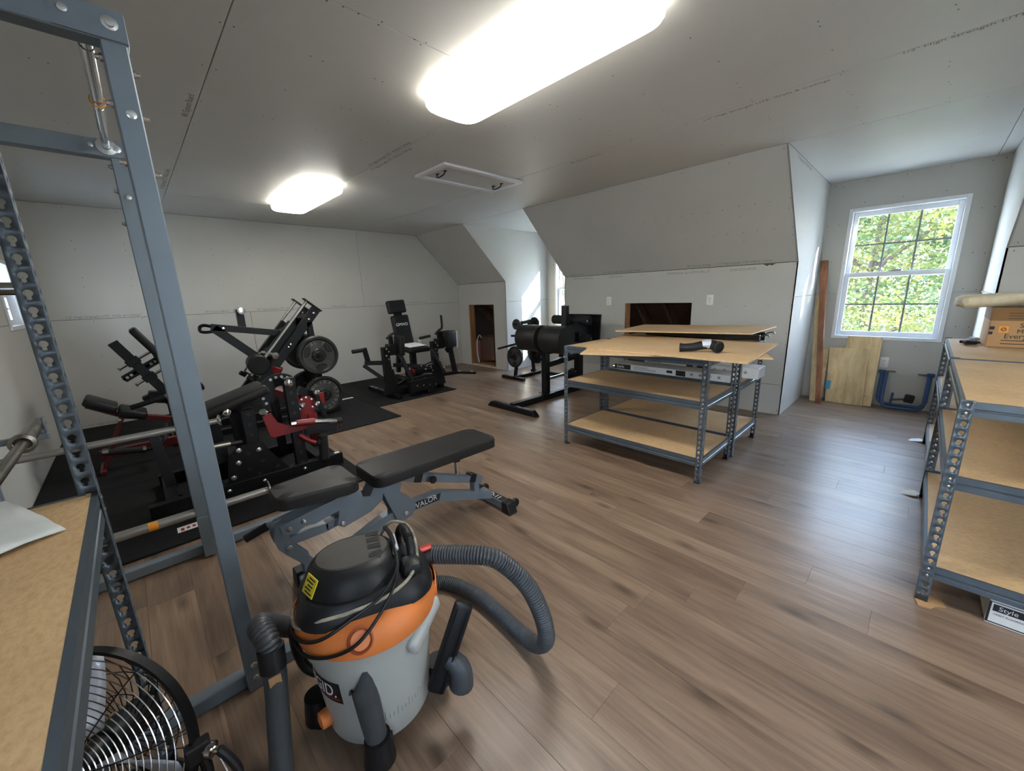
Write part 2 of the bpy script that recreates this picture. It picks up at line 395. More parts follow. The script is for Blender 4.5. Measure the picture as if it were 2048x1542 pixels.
def chip(name, base, dark):
    m, nt, b = newmat(name); N = nt.nodes; L = nt.links
    tc = N.new('ShaderNodeTexCoord')
    n = N.new('ShaderNodeTexNoise'); n.inputs['Scale'].default_value = 90; n.inputs['Detail'].default_value = 6; n.inputs['Roughness'].default_value = 0.7
    mp = N.new('ShaderNodeMapping'); mp.inputs['Scale'].default_value = (0.55, 1.0, 1.0)
    L.new(tc.outputs['Object'], mp.inputs[0]); L.new(mp.outputs[0], n.inputs['Vector'])
    n3 = N.new('ShaderNodeTexNoise'); n3.inputs['Scale'].default_value = 4; n3.inputs['Detail'].default_value = 3
    L.new(tc.outputs['Object'], n3.inputs['Vector'])
    cr = N.new('ShaderNodeValToRGB'); cr.color_ramp.elements[0].position = 0.3; cr.color_ramp.elements[0].color = dark
    cr.color_ramp.elements[1].position = 0.58; cr.color_ramp.elements[1].color = base
    L.new(n.outputs['Fac'], cr.inputs[0])
    mr = N.new('ShaderNodeMapRange'); mr.inputs[1].default_value = 0.3; mr.inputs[2].default_value = 0.7; mr.inputs[3].default_value = 0.9; mr.inputs[4].default_value = 1.08
    L.new(n3.outputs['Fac'], mr.inputs[0])
    mx = N.new('ShaderNodeMix'); mx.data_type = 'RGBA'; mx.blend_type = 'MULTIPLY'; mx.inputs[0].default_value = 1
    L.new(cr.outputs[0], mx.inputs[6]); L.new(mr.outputs[0], mx.inputs[7])
    L.new(mx.outputs[2], b.inputs['Base Color']); b.inputs['Roughness'].default_value = 0.6
    bp = N.new('ShaderNodeBump'); bp.inputs['Strength'].default_value = 0.18; bp.inputs['Distance'].default_value = 0.002
    L.new(n.outputs['Fac'], bp.inputs['Height']); L.new(bp.outputs['Normal'], b.inputs['Normal'])
    return m
MAT['chip'] = chip('particle_board', rgb(206, 174, 130), rgb(184, 150, 108))

def emis(name, col, strength):
    m, nt, b = newmat(name)
    b.inputs['Base Color'].default_value = (0.9, 0.9, 0.88, 1); b.inputs['Roughness'].default_value = 0.4
    b.inputs['Emission Color'].default_value = col; b.inputs['Emission Strength'].default_value = strength
    return m
MAT['lamp_glow'] = emis('lamp_diffuser', (1.0, 0.975, 0.925, 1), LAMP_POWER)
MAT['lamp_rim'] = emis('lamp_diffuser_rim', (1.0, 0.93, 0.80, 1), LAMP_POWER * 0.22)

def glassmat():
    m, nt, b = newmat('window_glass'); N = nt.nodes; L = nt.links
    N.remove(b)
    out = [n for n in N if n.type == 'OUTPUT_MATERIAL'][0]
    t = N.new('ShaderNodeBsdfTransparent'); t.inputs[0].default_value = (0.93, 0.96, 0.95, 1)
    g = N.new('ShaderNodeBsdfGlossy'); g.inputs['Roughness'].default_value = 0.02
    f = N.new('ShaderNodeFresnel'); f.inputs['IOR'].default_value = 1.25
    mx = N.new('ShaderNodeMixShader')
    L.new(f.outputs[0], mx.inputs[0]); L.new(t.outputs[0], mx.inputs[1]); L.new(g.outputs[0], mx.inputs[2]); L.new(mx.outputs[0], out.inputs[0])
    return m
MAT['glass'] = glassmat()
def leafmat(name, c0, c1, c2):
    m, nt, b = newmat(name); N = nt.nodes; L = nt.links
    tc = N.new('ShaderNodeTexCoord'); n = N.new('ShaderNodeTexNoise'); n.inputs['Scale'].default_value = 0.9; n.inputs['Detail'].default_value = 5
    L.new(tc.outputs['Object'], n.inputs['Vector'])
    cr = N.new('ShaderNodeValToRGB'); e = cr.color_ramp.elements; e.new(0.5)
    e[0].position = 0.38; e[0].color = c0; e[1].position = 0.5; e[1].color = c1; e[2].position = 0.62; e[2].color = c2
    L.new(n.outputs['Fac'], cr.inputs[0]); L.new(cr.outputs[0], b.inputs['Base Color'])
    b.inputs['Roughness'].default_value = 0.5
    out = [k for k in N if k.type == 'OUTPUT_MATERIAL'][0]
    tr = N.new('ShaderNodeBsdfTranslucent'); L.new(cr.outputs[0], tr.inputs[0])
    ad = N.new('ShaderNodeMixShader'); ad.inputs[0].default_value = 0.38
    L.new(b.outputs[0], ad.inputs[1]); L.new(tr.outputs[0], ad.inputs[2]); L.new(ad.outputs[0], out.inputs[0])
    return m
MAT['leaf'] = leafmat('autumn_leaves', rgb(46, 66, 36), rgb(82, 96, 46), rgb(118, 108, 52))
MAT['leaf2'] = leafmat('green_leaves', rgb(34, 52, 32), rgb(54, 74, 42), rgb(78, 88, 48))
MAT['bounce_ground'] = plain('pale_bounce_ground', rgb(206, 205, 194), 0.9, noise=0.25, nscale=3)  # ground colour paled to bounce more daylight onto the ceilings
# ------------------------------------------------------------------ room shell
XW, XE = -6.514, 3.6
YS, YP, YK, YD = -0.722, 3.958, 4.827, 5.928
H, ZK = 2.44, 1.58
D1, D2 = (-5.124, -3.821), (-0.916, 0.371)      # the two dormers
G = 0.002
PT = 0.012

def struct(name, mb, mat, **k): return part(name, mb, mat, None, None, 'structure', **k)

# floor slab and planks
fl = struct('floor', MB().ab((XW - .1, YS - .1, -0.12), (XE + .1, 6.05, -0.0085)), MAT['floor_gap'])
PW, PL = 0.17, 1.22
offs = {-1: -0.564, 0: -1.123, 1: -1.123 + .4, 2: -0.69, 3: -0.552, 4: -0.40, 5: 0.027, 6: -0.2, 7: -0.75}
rnd = random.Random(3)
pmesh = {}
def plank(x0, x1, y0, y1):
    key = (round(x1 - x0, 3), round(y1 - y0, 3))
    if key not in pmesh:
        mb = MB().box((0, 0, -0.0042), (x1 - x0 - .0005, y1 - y0 - .0005, 0.0084), None, 0.0006)
        pmesh[key] = finish(mb, 'plank', MAT['plank'], V((0, 0, 0)))
    o = bpy.data.objects.new('plank', pmesh[key]); COL.objects.link(o); o.parent = fl
    o.location = ((x0 + x1) / 2, (y0 + y1) / 2, 0)
for r in range(-11, 30):
    y0 = 1.016 + PW * r; y1 = y0 + PW
    if y1 < YS: continue
    y0 = max(y0, YS)
    off = offs.get(r, rnd.uniform(-.61, .61))
    if y0 < YK:
        spans = [(XW, 1.35 if y0 > 1.0 else 0.9)]
        if y1 > YK: y1b = YK
    else: spans = [D1, D2]
    for (a, b) in spans:
        k = math.floor((a - off) / PL); x = off + k * PL
        while x < b:
            xa, xb = max(x, a), min(x + PL, b)
            if xb - xa > 0.05: plank(xa, xb, y0, y1)
            x += PL

# ceiling
ce = struct('ceiling', MB().ab((XW - .1, YS - .1, H + PT + .001), (XE + .1, 6.1, H + .12)), MAT['gap'])
def panel(lo, hi, parent, mat='ceiling'):
    lo = V(lo); hi = V(hi)
    for i in range(3):
        if hi[i] - lo[i] > 0.05: lo[i] += G; hi[i] -= G
    return part('drywall_panel', MB().ab(lo, hi, 0.0012), MAT[mat], parent)
strips = [(YS, .49), (.49, 1.71), (1.71, 2.94), (2.94, YP)]
butts = [[-4.2, -.54], [-5.355, -1.695, 1.96], [2.0], [1.6]]
for (a, b), bx in zip(strips, butts):
    xs = [XW] + bx + [XE]
    for x0, x1 in zip(xs, xs[1:]): panel((x0, a, H), (x1, b, H + PT), ce)
panel((D1[0], YP, H), (D1[1], YD, H + PT), ce)
panel((D2[0], YP, H), (0.28, YD, H + PT), ce); panel((0.28, YP, H), (D2[1], YD, H + PT), ce)

def ppanel(poly, origin, ux, uy, parent, mat='drywall', shrink=G, depth=PT):
    c = V((sum(p[0] for p in poly) / len(poly), sum(p[1] for p in poly) / len(poly)))
    q = [(p[0] - math.copysign(shrink, p[0] - c.x), p[1] - math.copysign(shrink, p[1] - c.y)) for p in poly]
    return part('drywall_panel', MB().prism(q, origin, ux, uy, depth, center=False), MAT[mat], parent)

# west end wall: backing + sheets (poly in (y, z); prism extrudes along +x)
ww = struct('wall_west', MB().ab((XW - .14, YS - .14, -.1), (XW - PT - .001, 6.8, H + .3)), MAT['gap'])
zj = 1.236
def wp(poly): return ppanel(poly, (XW - PT, 0, 0), (0, 1, 0), (0, 0, 1), ww)
wp([(YS, zj), (2.876, zj), (2.876, H), (YS, H)])
wp([(2.876, zj), (YK, zj), (YK, ZK), (YP, H), (2.876, H)])
wp([(YS, 0), (1.24, 0), (1.24, zj), (YS, zj)])
wp([(1.24, 0), (YK, 0), (YK, zj), (1.24, zj)])

# north knee walls with their openings and the sloped ceilings above
def holed(x0, x1, z0, z1, holes, y, parent, th=PT, name='drywall_panel', mat='drywall'):
    xs = sorted({x0, x1, *[h[0] for h in holes], *[h[1] for h in holes]}); zs = sorted({z0, z1, *[h[2] for h in holes], *[h[3] for h in holes]})
    mb = MB()
    for a, b in zip(xs, xs[1:]):
        for c, d in zip(zs, zs[1:]):
            mx, mz = (a + b) / 2, (c + d) / 2
            if any(h[0] < mx < h[1] and h[2] < mz < h[3] for h in holes): continue
            mb.ab((a, y, c), (b, y + th, d))
    bmesh.ops.remove_doubles(mb.bm, verts=mb.bm.verts[:], dist=1e-5)
    # drop the inner faces shared by neighbouring cells
    dead = [f for f in mb.bm.faces if any(g is not f and set(g.verts) == set(f.verts) for g in f.verts[0].link_faces)]
    bmesh.ops.delete(mb.bm, geom=dead, context='FACES')
    return part(name, mb, MAT[mat], parent)
O1 = (-6.200, -5.462, 0.02, 1.185); O2 = (-2.797, -1.916, 0.35, 1.19)
segs = [(XW, D1[0], [O1]), (D1[1], D2[0], [O2]), (D2[1], XE, [])]
sl_d = V((0, YP - YK, H - ZK)).normalized()
for i, (x0, x1, holes) in enumerate(segs):
    a0 = x0 + (.11 if i else 0); a1 = x1 - (.11 if i < 2 else 0)
    kw = struct('wall_north', MB().ab((x0, YK + PT + .002, -.1), (x1, YK + PT + .006, -.01)), MAT['gap'])
    for j, hname in enumerate(holes): pass
    if i == 1:
        zb = 0.325
        holed(x0, x1, 0.0, zb - G, [], YK, kw); holed(x0, x1, zb + G, ZK - .004, holes, YK, kw)
    else: holed(x0, x1, 0.0, ZK - .004, holes, YK, kw)
    sc_ = struct('slope_ceiling', MB().prism([(YK + .02, ZK + .03), (YK + .3, ZK - .2), (YK + .3, ZK + .1), (YP + .1, H + .12), (YP, H + .10)], (a0, 0, 0), (0, 1, 0), (0, 0, 1), a1 - a0, center=False), MAT['gap'])
    L = (YK - YP) / -sl_d.y
    n = V((0, sl_d.z, -sl_d.y))
    part('drywall_panel', MB().prism([(x0 + G, .002), (x1 - G, .002), (x1 - G, L - .002), (x0 + G, L - .002)], V((0, YK, ZK)) + n * 0, (1, 0, 0), sl_d, -PT, center=False), MAT['drywall'], sc_)
    # attic behind: floor, roof underside with rafters and paper-faced batts
    at = struct('wall_attic', MB().ab((a0, YK + .05, -.1), (a1, 6.55, .012)), MAT['stud'])
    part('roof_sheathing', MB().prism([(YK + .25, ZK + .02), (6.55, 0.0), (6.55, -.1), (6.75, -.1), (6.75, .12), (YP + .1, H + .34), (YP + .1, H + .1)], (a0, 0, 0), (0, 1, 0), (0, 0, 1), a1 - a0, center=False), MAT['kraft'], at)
    for x in [a0 + .02 + .406 * k for k in range(int((a1 - a0) / .406) + 1)]:
        if x + .04 > a1: continue
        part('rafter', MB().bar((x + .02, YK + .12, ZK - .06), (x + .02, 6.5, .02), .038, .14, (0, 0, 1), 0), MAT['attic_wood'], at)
        ok = all(not (h[0] + .0 < x + .019 < h[1] - .0) for h in holes)
        if ok: part('stud', MB().ab((x, YK + PT + .004, .012), (x + .038, YK + PT + .094, ZK - .02)), MAT['stud'], at)
    for h in holes:
        for xx in (h[0] - .038, h[1]):
            part('stud', MB().ab((xx, YK + PT + .001, h[2] - .01), (xx + .038, YK + PT + .13, ZK - .03)), MAT['stud'], at)
        part('header', MB().ab((h[0], YK + PT + .001, h[3]), (h[1], YK + PT + .1, h[3] + .09)), MAT['stud'], at)
        part('sill_plate', MB().ab((h[0], YK + PT + .001, h[2] - .04), (h[1], YK + PT + .1, h[2])), MAT['pine'], at)
# insulation and wrapped bundle in the low opening on the west side
ib = solo('insulation_batt', MB().box((-6.335, 5.10, .235), (.10, .18, .44), rotm(0, 0, 12), .03, 2), MAT['pink_batt'],
          'pink fibreglass batt standing inside the tall knee wall opening', 'insulation', (-6.335, 5.10, .012))
mb = MB()
bb = random.Random(5)
for i in range(7):
    for j in range(2): pass
mb.box((-6.07, 5.24, .30), (.36, .28, .53), rotm(0, 0, 10), .07, 3)
for v in mb.bm.verts: v.co += V((bb.uniform(-.015, .015), bb.uniform(-.015, .015), bb.uniform(-.02, .02)))
solo('paper_bundle', mb, MAT['kraft'], 'brown kraft paper wrapped bundle inside the tall knee wall opening', 'bundle', (-6.07, 5.24, .012))
solo('plastic_strip', MB().tube(catmull([(-6.17, 5.0, .02), (-6.20, 4.99, .25), (-6.18, 4.99, .48), (-6.12, 5.0, .58), (-6.06, 5.0, .53)]), .012, 6), MAT['silver_tag'],
     'pale bent plastic strip in front of the brown paper bundle', 'strip', (-6.17, 5.0, .012))
cut = MB(); cut.lathe([(0, 0), (.045, .005), (.05, .03), (.03, .06), (0, .07)], (-5.62, 4.99, .013), (0, 0, 1), 14)
solo('dark_lump', cut, MAT['black_plastic'], 'small dark round scrap at the foot of the tall knee wall opening', 'scrap', (-5.62, 4.99, .012))

# dormer cheeks (poly in (y, z), thickness outwards)
E0 = .0004
cheek = [(YP, H), (YK, ZK), (YK, 0), (YD, 0), (YD, H)]
for nm, x, sgn in (('wall_dormer_west', D1[0], -1), ('wall_dormer_east', D1[1], 1), ('wall_dormer_west', D2[0], -1), ('wall_dormer_east', D2[1], 1)):
    o = struct(nm, MB().prism([(YP + .02, H + .05), (YK + .016, ZK + .02), (YK + .016, -.1), (YD + .15, -.1), (YD + .15, H + .05)], (x + sgn * (PT + .001), 0, 0), (0, 1, 0), (0, 0, 1), sgn * .09, center=False), MAT['gap'])
    a = [(YK, 0), (YD, 0), (YD, zj), (YK, zj)]
    b = [(YK, zj), (YD, zj), (YD, H), (YP, H), (YK, ZK)]
    for q in (a, b):
        part('drywall_panel', MB().prism([(y, z + (G if z == zj and q is b else -G if z == zj else 0)) for y, z in q], (x - sgn * E0, 0, 0), (0, 1, 0), (0, 0, 1), sgn * PT, center=False), MAT['drywall'], o)

# windows -----------------------------------------------------------------
nwin = [0]
def window(c, w, z0, z1, ux, uo):
    """c: (x, y) of the wall face at the middle, ux: along the wall, uo: outwards"""
    nwin[0] += 1
    ux = V(ux); uo = V(uo); uz = V((0, 0, 1)); o = V((c[0], c[1], 0))
    def bx(mb, a0, a1, d0, d1, zz0, zz1, bev=0.003):
        p = o + ux * ((a0 + a1) / 2) + uo * ((d0 + d1) / 2) + uz * ((zz0 + zz1) / 2)
        R = Matrix((ux, uo, uz)).transposed()
        mb.box(p, (abs(a1 - a0), abs(d1 - d0), zz1 - zz0), R, bev)
    hw = w / 2; t = .036
    mb = MB()
    for (a0, a1, b0, b1) in ((-hw, -hw + t, z0, z1), (hw - t, hw, z0, z1), (-hw + t, hw - t, z1 - t, z1), (-hw + t, hw - t, z0, z0 + t)):
        bx(mb, a0, a1, -.014, .0, b0, b1)
    # jamb liner
    for (a0, a1, b0, b1) in ((-hw + .012, -hw + t, z0 + .012, z1 - .012), (hw - t, hw - .012, z0 + .012, z1 - .012), (-hw + t, hw - t, z1 - t, z1 - .012), (-hw + t, hw - t, z0 + .012, z0 + t)):
        bx(mb, a0, a1, .0, .15, b0, b1, 0.001)
    win = part('window_%d' % nwin[0], mb, MAT['white_trim'], None, None, 'structure')
    gw = hw - t; zm = (z0 + z1) / 2
    for nm, dd, b0, b1 in (('upper_sash', .075, zm - .028, z1 - t), ('lower_sash', .035, z0 + t, zm + .028)):
        mb = MB(); s = .042
        for (a0, a1, c0, c1) in ((-gw, -gw + s, b0, b1), (gw - s, gw, b0, b1), (-gw + s, gw - s, b1 - .05, b1), (-gw + s, gw - s, b0, b0 + .05)):
            bx(mb, a0, a1, dd, dd + .034, c0, c1)
        sa = part('sash', mb, MAT['white_trim'], win)
        gx0, gx1, gz0, gz1 = -gw + s, gw - s, b0 + .05, b1 - .05
        for i in range(3):
            for j in range(2):
                mb = MB(); px0 = gx0 + (gx1 - gx0) * i / 3; px1 = gx0 + (gx1 - gx0) * (i + 1) / 3
                pz0 = gz0 + (gz1 - gz0) * j / 2; pz1 = gz0 + (gz1 - gz0) * (j + 1) / 2
                q = [o + ux * a + uo * (dd + .017) + uz * z for a, z in ((px0, pz0), (px1, pz0), (px1, pz1), (px0, pz1))]
                mb.quad(*q); part('pane', mb, MAT['glass'], sa)
        for i in (1, 2):
            mb = MB(); a = gx0 + (gx1 - gx0) * i / 3; bx(mb, a - .008, a + .008, dd + .013, dd + .021, gz0, gz1, 0)
            part('muntin', mb, MAT['muntin'], sa)
        mb = MB(); z = (gz0 + gz1) / 2; bx(mb, gx0, gx1, dd + .0125, dd + .0215, z - .008, z + .008, 0); part('muntin', mb, MAT['muntin'], sa)
    mb = MB(); bx(mb, -.05, .05, .03, .06, zm + .028, zm + .04, .003); bx(mb, -.015, .03, .02, .045, zm + .036, zm + .05, .003)
    part('sash_lock', mb, MAT['steel_bare'], win)
    return win
def wall_with_window(name, axis, pos, a0, a1, wins, sgn, zt=H):
    """drywall + backing with openings; axis 'x' wall runs along x at y=pos"""
    hs = [(w[0] - w[1] / 2 + .012, w[0] + w[1] / 2 - .012, w[2] + .012, w[3] - .012) for w in wins]
    mb = MB(); xs = sorted({a0, a1, *[h[0] for h in hs], *[h[1] for h in hs]}); zs = sorted({-.1, zt + .06, *[h[2] for h in hs], *[h[3] for h in hs]})
    for a, b in zip(xs, xs[1:]):
        for c, d in zip(zs, zs[1:]):
            mx, mz = (a + b) / 2, (c + d) / 2
            if any(h[0] < mx < h[1] and h[2] < mz < h[3] for h in hs): continue
            mb.ab((a, min(pos + sgn * (PT + .001), pos + sgn * .15), c), (b, max(pos + sgn * (PT + .001), pos + sgn * .15), d))
    o = part(name, mb, MAT['concrete'], None, None, 'structure')
    for (c, d) in ((0, zj - G), (zj + G, zt)):
        hh = [(h[0], h[1], max(h[2], c), min(h[3], d)) for h in hs if h[3] > c and h[2] < d]
        holed(a0, a1, c, d, hh, pos if sgn > 0 else pos - PT, o)
    return o
wn1 = wall_with_window('wall_north_dormer', 'x', YD, D2[0], D2[1], [(-.267, .892, .734, 2.145)], 1)
window((-.267, YD), .892, .734, 2.145, (1, 0, 0), (0, 1, 0))
wn2 = wall_with_window('wall_north_dormer', 'x', YD, D1[0], D1[1], [(-4.472, .892, .734, 2.145)], 1)
window((-4.472, YD), .892, .734, 2.145, (1, 0, 0), (0, 1, 0))
wso = wall_with_window('wall_south', 'x', YS, XW, XE, [(-5.61, .6, 1.19, 1.80), (.75, .892, .734, 2.145)], -1)
window((-5.61, YS), .6, 1.19, 1.80, (-1, 0, 0), (0, -1, 0))
window((.75, YS), .892, .734, 2.145, (-1, 0, 0), (0, -1, 0))
def east_wall():
    ws_ = [(2.0, .892, .734, 2.145)]
    hs = [(w[0] - w[1] / 2 + .012, w[0] + w[1] / 2 - .012, w[2] + .012, w[3] - .012) for w in ws_]
    def grid(a0, a1, z0, z1, x0, x1):
        mb = MB(); ys = sorted({a0, a1, *[h[0] for h in hs], *[h[1] for h in hs]}); zs = sorted({z0, z1, *[h[2] for h in hs], *[h[3] for h in hs]})
        for a, b in zip(ys, ys[1:]):
            for c, d in zip(zs, zs[1:]):
                if any(h[0] < (a + b) / 2 < h[1] and h[2] < (c + d) / 2 < h[3] for h in hs): continue
                mb.ab((x0, a, c), (x1, b, d))
        return mb
    o = struct('wall_east', grid(YS - .1, 6.8, -.1, H + .3, XE + PT + .001, XE + .14), MAT['concrete'])
    part('drywall_panel', grid(YS, YK, 0, H, XE, XE + PT), MAT['drywall'], o)
    for w in ws_: window((XE, w[0]), w[1], w[2], w[3], (0, 1, 0), (1, 0, 0))
east_wall()

# screw heads (too many and too small to pick apart) --------------------
def screws(name, pts, n, parent):
    mb = MB(); n = V(n); d, a, b = frame(n, (0, 0, 1) if abs(n.z) < .9 else (0, 1, 0))
    for p in pts:
        p = V(p) + n * .0006; r = 0.0042
        mb.bm.faces.new([mb.bm.verts.new(p + (a * math.cos(k * PI / 3) + b * math.sin(k * PI / 3)) * r) for k in range(6)])
    o = part(name, mb, MAT['screw'], parent, kind='stuff'); return o
j = lambda s=.012: rnd.uniform(-s, s)
pts = []
for k in range(-12, 14):
    x = -1.695 + .406 * k
    if x < XW + .05 or x > XE - .05: continue
    for (a, b) in strips:
        for y in (a + .02, a + .32, a + .62, a + .92, b - .02):
            pts.append((x + j(), y + j(), H))
            if y not in (a + .02, b - .02) and rnd.random() < .6: pts.append((x + j(), y + .05 + j(), H))
for y in (.55, .75, .95, 1.15, 1.35, 1.55): pts += [(-1.71 + j(.004), y + j(), H), (-1.68 + j(.004), y + j(), H)]
for x in (-.7, -.3, .1, .25):
    for y in (4.02, 4.4, 4.8, 5.2, 5.6, 5.88): pts.append((x + j(), y + j(), H))
screws('drywall_screws', pts, (0, 0, -1), ce)
pts = []
for k in range(14):
    y = YS + .03 + .406 * k
    for z in (.03, .42, .8, 1.21, 1.262, 1.6, 1.68, 1.98, 2.06, 2.41):
        if y < YK - .03 and not (y > YP - .1 and z > ZK - .1 + (YK - y)): pts.append((XW, y + j(), z + j()))
screws('drywall_screws', pts, (1, 0, 0), ww)
for wsl, (x0, x1, holes) in zip([o for o in bpy.data.objects if o.name.startswith('wall_north') and 'dormer' not in o.name], segs):
    pts = []
    for k in range(int((x1 - x0) / .203) + 1):
        x = x0 + .04 + .203 * k
        for z in (.05, .3, .36, .75, .88, 1.16, 1.55):
            if k % 2 and z not in (.75, 1.16): continue
            if x < x1 - .02 and not any(h[0] - .02 < x < h[1] + .02 and h[2] - .02 < z < h[3] + .02 for h in holes): pts.append((x + j(), YK, z + j()))
    screws('drywall_screws', pts, (0, -1, 0), wsl)
for sc_, (x0, x1, holes) in zip([o for o in bpy.data.objects if o.name.startswith('slope_ceiling')], segs):
    pts = []
    for k in range(int((x1 - x0) / .135) + 1):
        x = x0 + .04 + .135 * k
        for t in (.04, .32, .42, .62, .72, 1.18):
            if (k % 3) and t in (.04, 1.18, .32, .62): continue
            if x < x1 - .02: pts.append(V((x + j(), YK, ZK)) + sl_d * (t + j()))
    screws('drywall_screws', pts, (0, -sl_d.z, sl_d.y), sc_)
pts = [(x + j(), YD, z + j()) for x in (-.88, -.8, .25, .33) for z in (.1, .5, .9, 1.18, 1.26, 1.6, 2.0, 2.4)] + [(x, YD, z) for x in (-.6, -.3, 0) for z in (2.2, 2.41, .68)]
screws('drywall_screws', pts, (0, -1, 0), wn1)

# mill print on the sheets
T1 = '1/2" High Strength LITE  Walls & Ceilings'
def ink(txt, size, o, ux, uy, parent, sq=1.0):
    part('mill_print', text_mb(txt, size, o, ux, uy, .0004, squash=sq), MAT['ink'], parent)
ink(T1, .036, (XW + .0004, -.49, 1.250), (0, 1, 0), (0, 0, 1), ww, 1.0)
ink('AR Gypsum Board', .034, (XW + .0004, .74, 1.252), (0, 1, 0), (0, 0, 1), ww)
ink(T1, .036, (XW + .0004, 1.32, 1.252), (0, 1, 0), (0, 0, 1), ww)
ink('Gypsum Board', .034, (XW + .0004, 2.35, 1.255), (0, 1, 0), (0, 0, 1), ww)
ink('AR Gypsum Board 1/2" Lite', .034, (XW + .0004, 3.7, 1.262), (0, 1, 0), (0, 0, 1), ww)
ink(T1, .036, (XW + .0004, -.55, .026), (0, 1, 0), (0, 0, 1), ww)
sw = [o for o in bpy.data.objects if o.name.startswith('slope_ceiling')][1]
kw1 = [o for o in bpy.data.objects if o.name.startswith('wall_north')][1]
nn = V((0, -sl_d.z, sl_d.y))
def sp(x, t): return V((x, YK, ZK)) + sl_d * t + nn * .0004
ink('AR Gypsum Board', .032, sp(-3.70, .026), (1, 0, 0), sl_d, sw); ink(T1, .034, sp(-3.15, .026), (1, 0, 0), sl_d, sw)
ink('AR Gypsum Board', .034, sp(-1.99, .03), (1, 0, 0), sl_d, sw); ink(T1, .035, sp(-1.66, .03), (1, 0, 0), sl_d, sw, .9)
ink(T1, .034, (-3.30, YK - .0004, 1.555), (-1, 0, 0), (0, 0, -1), kw1, .62); ink('03/10/25 00:25', .034, (-2.85, YK - .0004, 1.555), (-1, 0, 0), (0, 0, -1), kw1)
ink(T1, .036, (-1.74, YK - .0004, 1.548), (-1, 0, 0), (0, 0, -1), kw1, .82); ink('29 03/10/25 00:25', .036, (-1.28, YK - .0004, 1.548), (-1, 0, 0), (0, 0, -1), kw1, .95)
ink(T1, .04, (-1.2, 3.0, H - .0004), (1, 0, 0), (0, -1, 0), ce); ink(T1, .04, (-.25, 2.965, H - .0004), (1, 0, 0), (0, -1, 0), ce); ink('AR Gypsum Board', .04, (-2.3, 3.0, H - .0004), (1, 0, 0), (0, -1, 0), ce)
ink(T1, .04, (-3.5, 1.755, H - .0004), (1, 0, 0), (0, -1, 0), ce); ink(T1, .04, (-3.4, 1.69, H - .0004), (1, 0, 0), (0, -1, 0), ce)
ink(T1, .045, (-5.2, .47, H - .0004), (1, 0, 0), (0, -1, 0), ce); ink('AR Gypsum Board', .045, (-3.2, .47, H - .0004), (1, 0, 0), (0, -1, 0), ce)
ink(T1, .034, (D2[0] + .0004, 4.3, 2.40), (0, 1, 0), (0, 0, 1), [o for o in bpy.data.objects if o.name.startswith('wall_dormer_west')][1])
# torn paper spot at the top of the knee wall sheet
part('torn_spot', MB().prism([(-.06, 0), (-.02, -.02), (0, -.008), (.02, -.018), (.055, 0)], (-1.16, YK - .0005, 1.574), (1, 0, 0), (0, 0, 1), .0006), MAT['kraft'], kw1)

# outlets ------------------------------------------------------------------
def outlet(c, ux, n, label):
    ux = V(ux); n = V(n); uz = V((0, 0, 1)); R = Matrix((ux, n, uz)).transposed(); c = V(c)
    t = thing('wall_outlet', label, 'outlet', c, 'white duplex outlets')
    part('cover_plate', MB().box(c + n * .003, (.072, .006, .116), R, .003, 2), MAT['white_plastic'], t)
    for s in (-1, 1):
        k = c + uz * s * .02 + n * .0065
        f = part('receptacle', MB().box(k, (.034, .004, .028), R, .004, 2), MAT['white_plastic'], t)
        mb = MB()
        for a in (-.007, .007): mb.box(k + n * .0022 + ux * a + uz * .003, (.0028, .001, .009), R)
        mb.box(k + n * .0022 - uz * .008, (.005, .001, .005), R)
        part('slot', mb, MAT['label_dark'], f)
    part('screw', MB().cyl(c + n * .005, c + n * .0075, .003, 8), MAT['bolt'], t)
outlet((-3.045, YK, 1.222), (1, 0, 0), (0, -1, 0), 'white outlet high on the knee wall beside the black back extension machine')
outlet((-1.715, YK, 1.22), (1, 0, 0), (0, -1, 0), 'white outlet high on the knee wall above the shelf stacked with loose boards')
outlet((-.218, YD, .488), (1, 0, 0), (0, -1, 0), 'white outlet low under the window behind the leaning plywood')
outlet((XW, 3.86, .53), (0, 1, 0), (1, 0, 0), 'white outlet low on the end wall behind the seated hip machine')

# ceiling lights -----------------------------------------------------------
def wrap_light(cx, cy, L, W, label):
    t = thing('ceiling_light', label, 'ceiling light', (cx, cy, H), 'wraparound ceiling lights')
    part('housing', MB().ab((cx - L / 2 + .035, cy - W / 2 + .03, H - .030), (cx + L / 2 - .035, cy + W / 2 - .03, H), .006), MAT['lamp_white'], t)
    # rounded lens: superellipse outline, rounded towards the bottom
    mb = MB(); rings = []; n = 72
    for (s, z) in ((1.0, H - .024), (1.0, H - .044), (.985, H - .062), (.94, H - .077), (.86, H - .086), (.6, H - .090)):
        ring = []
        for k in range(n):
            a = 2 * PI * k / n; c_, s_ = math.cos(a), math.sin(a)
            hw = W / 2; hl = L / 2
            r = .15
            x = math.copysign(abs(c_) ** .5, c_) * r; y = math.copysign(abs(s_) ** .5, s_) * hw
            x += math.copysign(hl - r, c_) if abs(c_) > 1e-6 else 0
            inset = (1 - s) * hw
            x -= math.copysign(min(inset, abs(x)), x); y *= s
            ring.append(mb.bm.verts.new((cx + x, cy + y, z)))
        rings.append(ring)
    for A, B in zip(rings, rings[1:]):
        for k in range(n): mb.bm.faces.new((A[k], A[(k + 1) % n], B[(k + 1) % n], B[k]))
    mb.bm.faces.new(rings[-1])
    df = part('diffuser', mb, MAT['lamp_glow'], t, sharp=60)
    df.data.materials.append(MAT['lamp_rim'])
    for f in df.data.polygons:
        if f.normal.z > -.45: f.material_index = 1
    return t
wrap_light(-1.46, 1.545, 1.27, .36, 'long lit ceiling light with rounded white lens near the attic hatch')
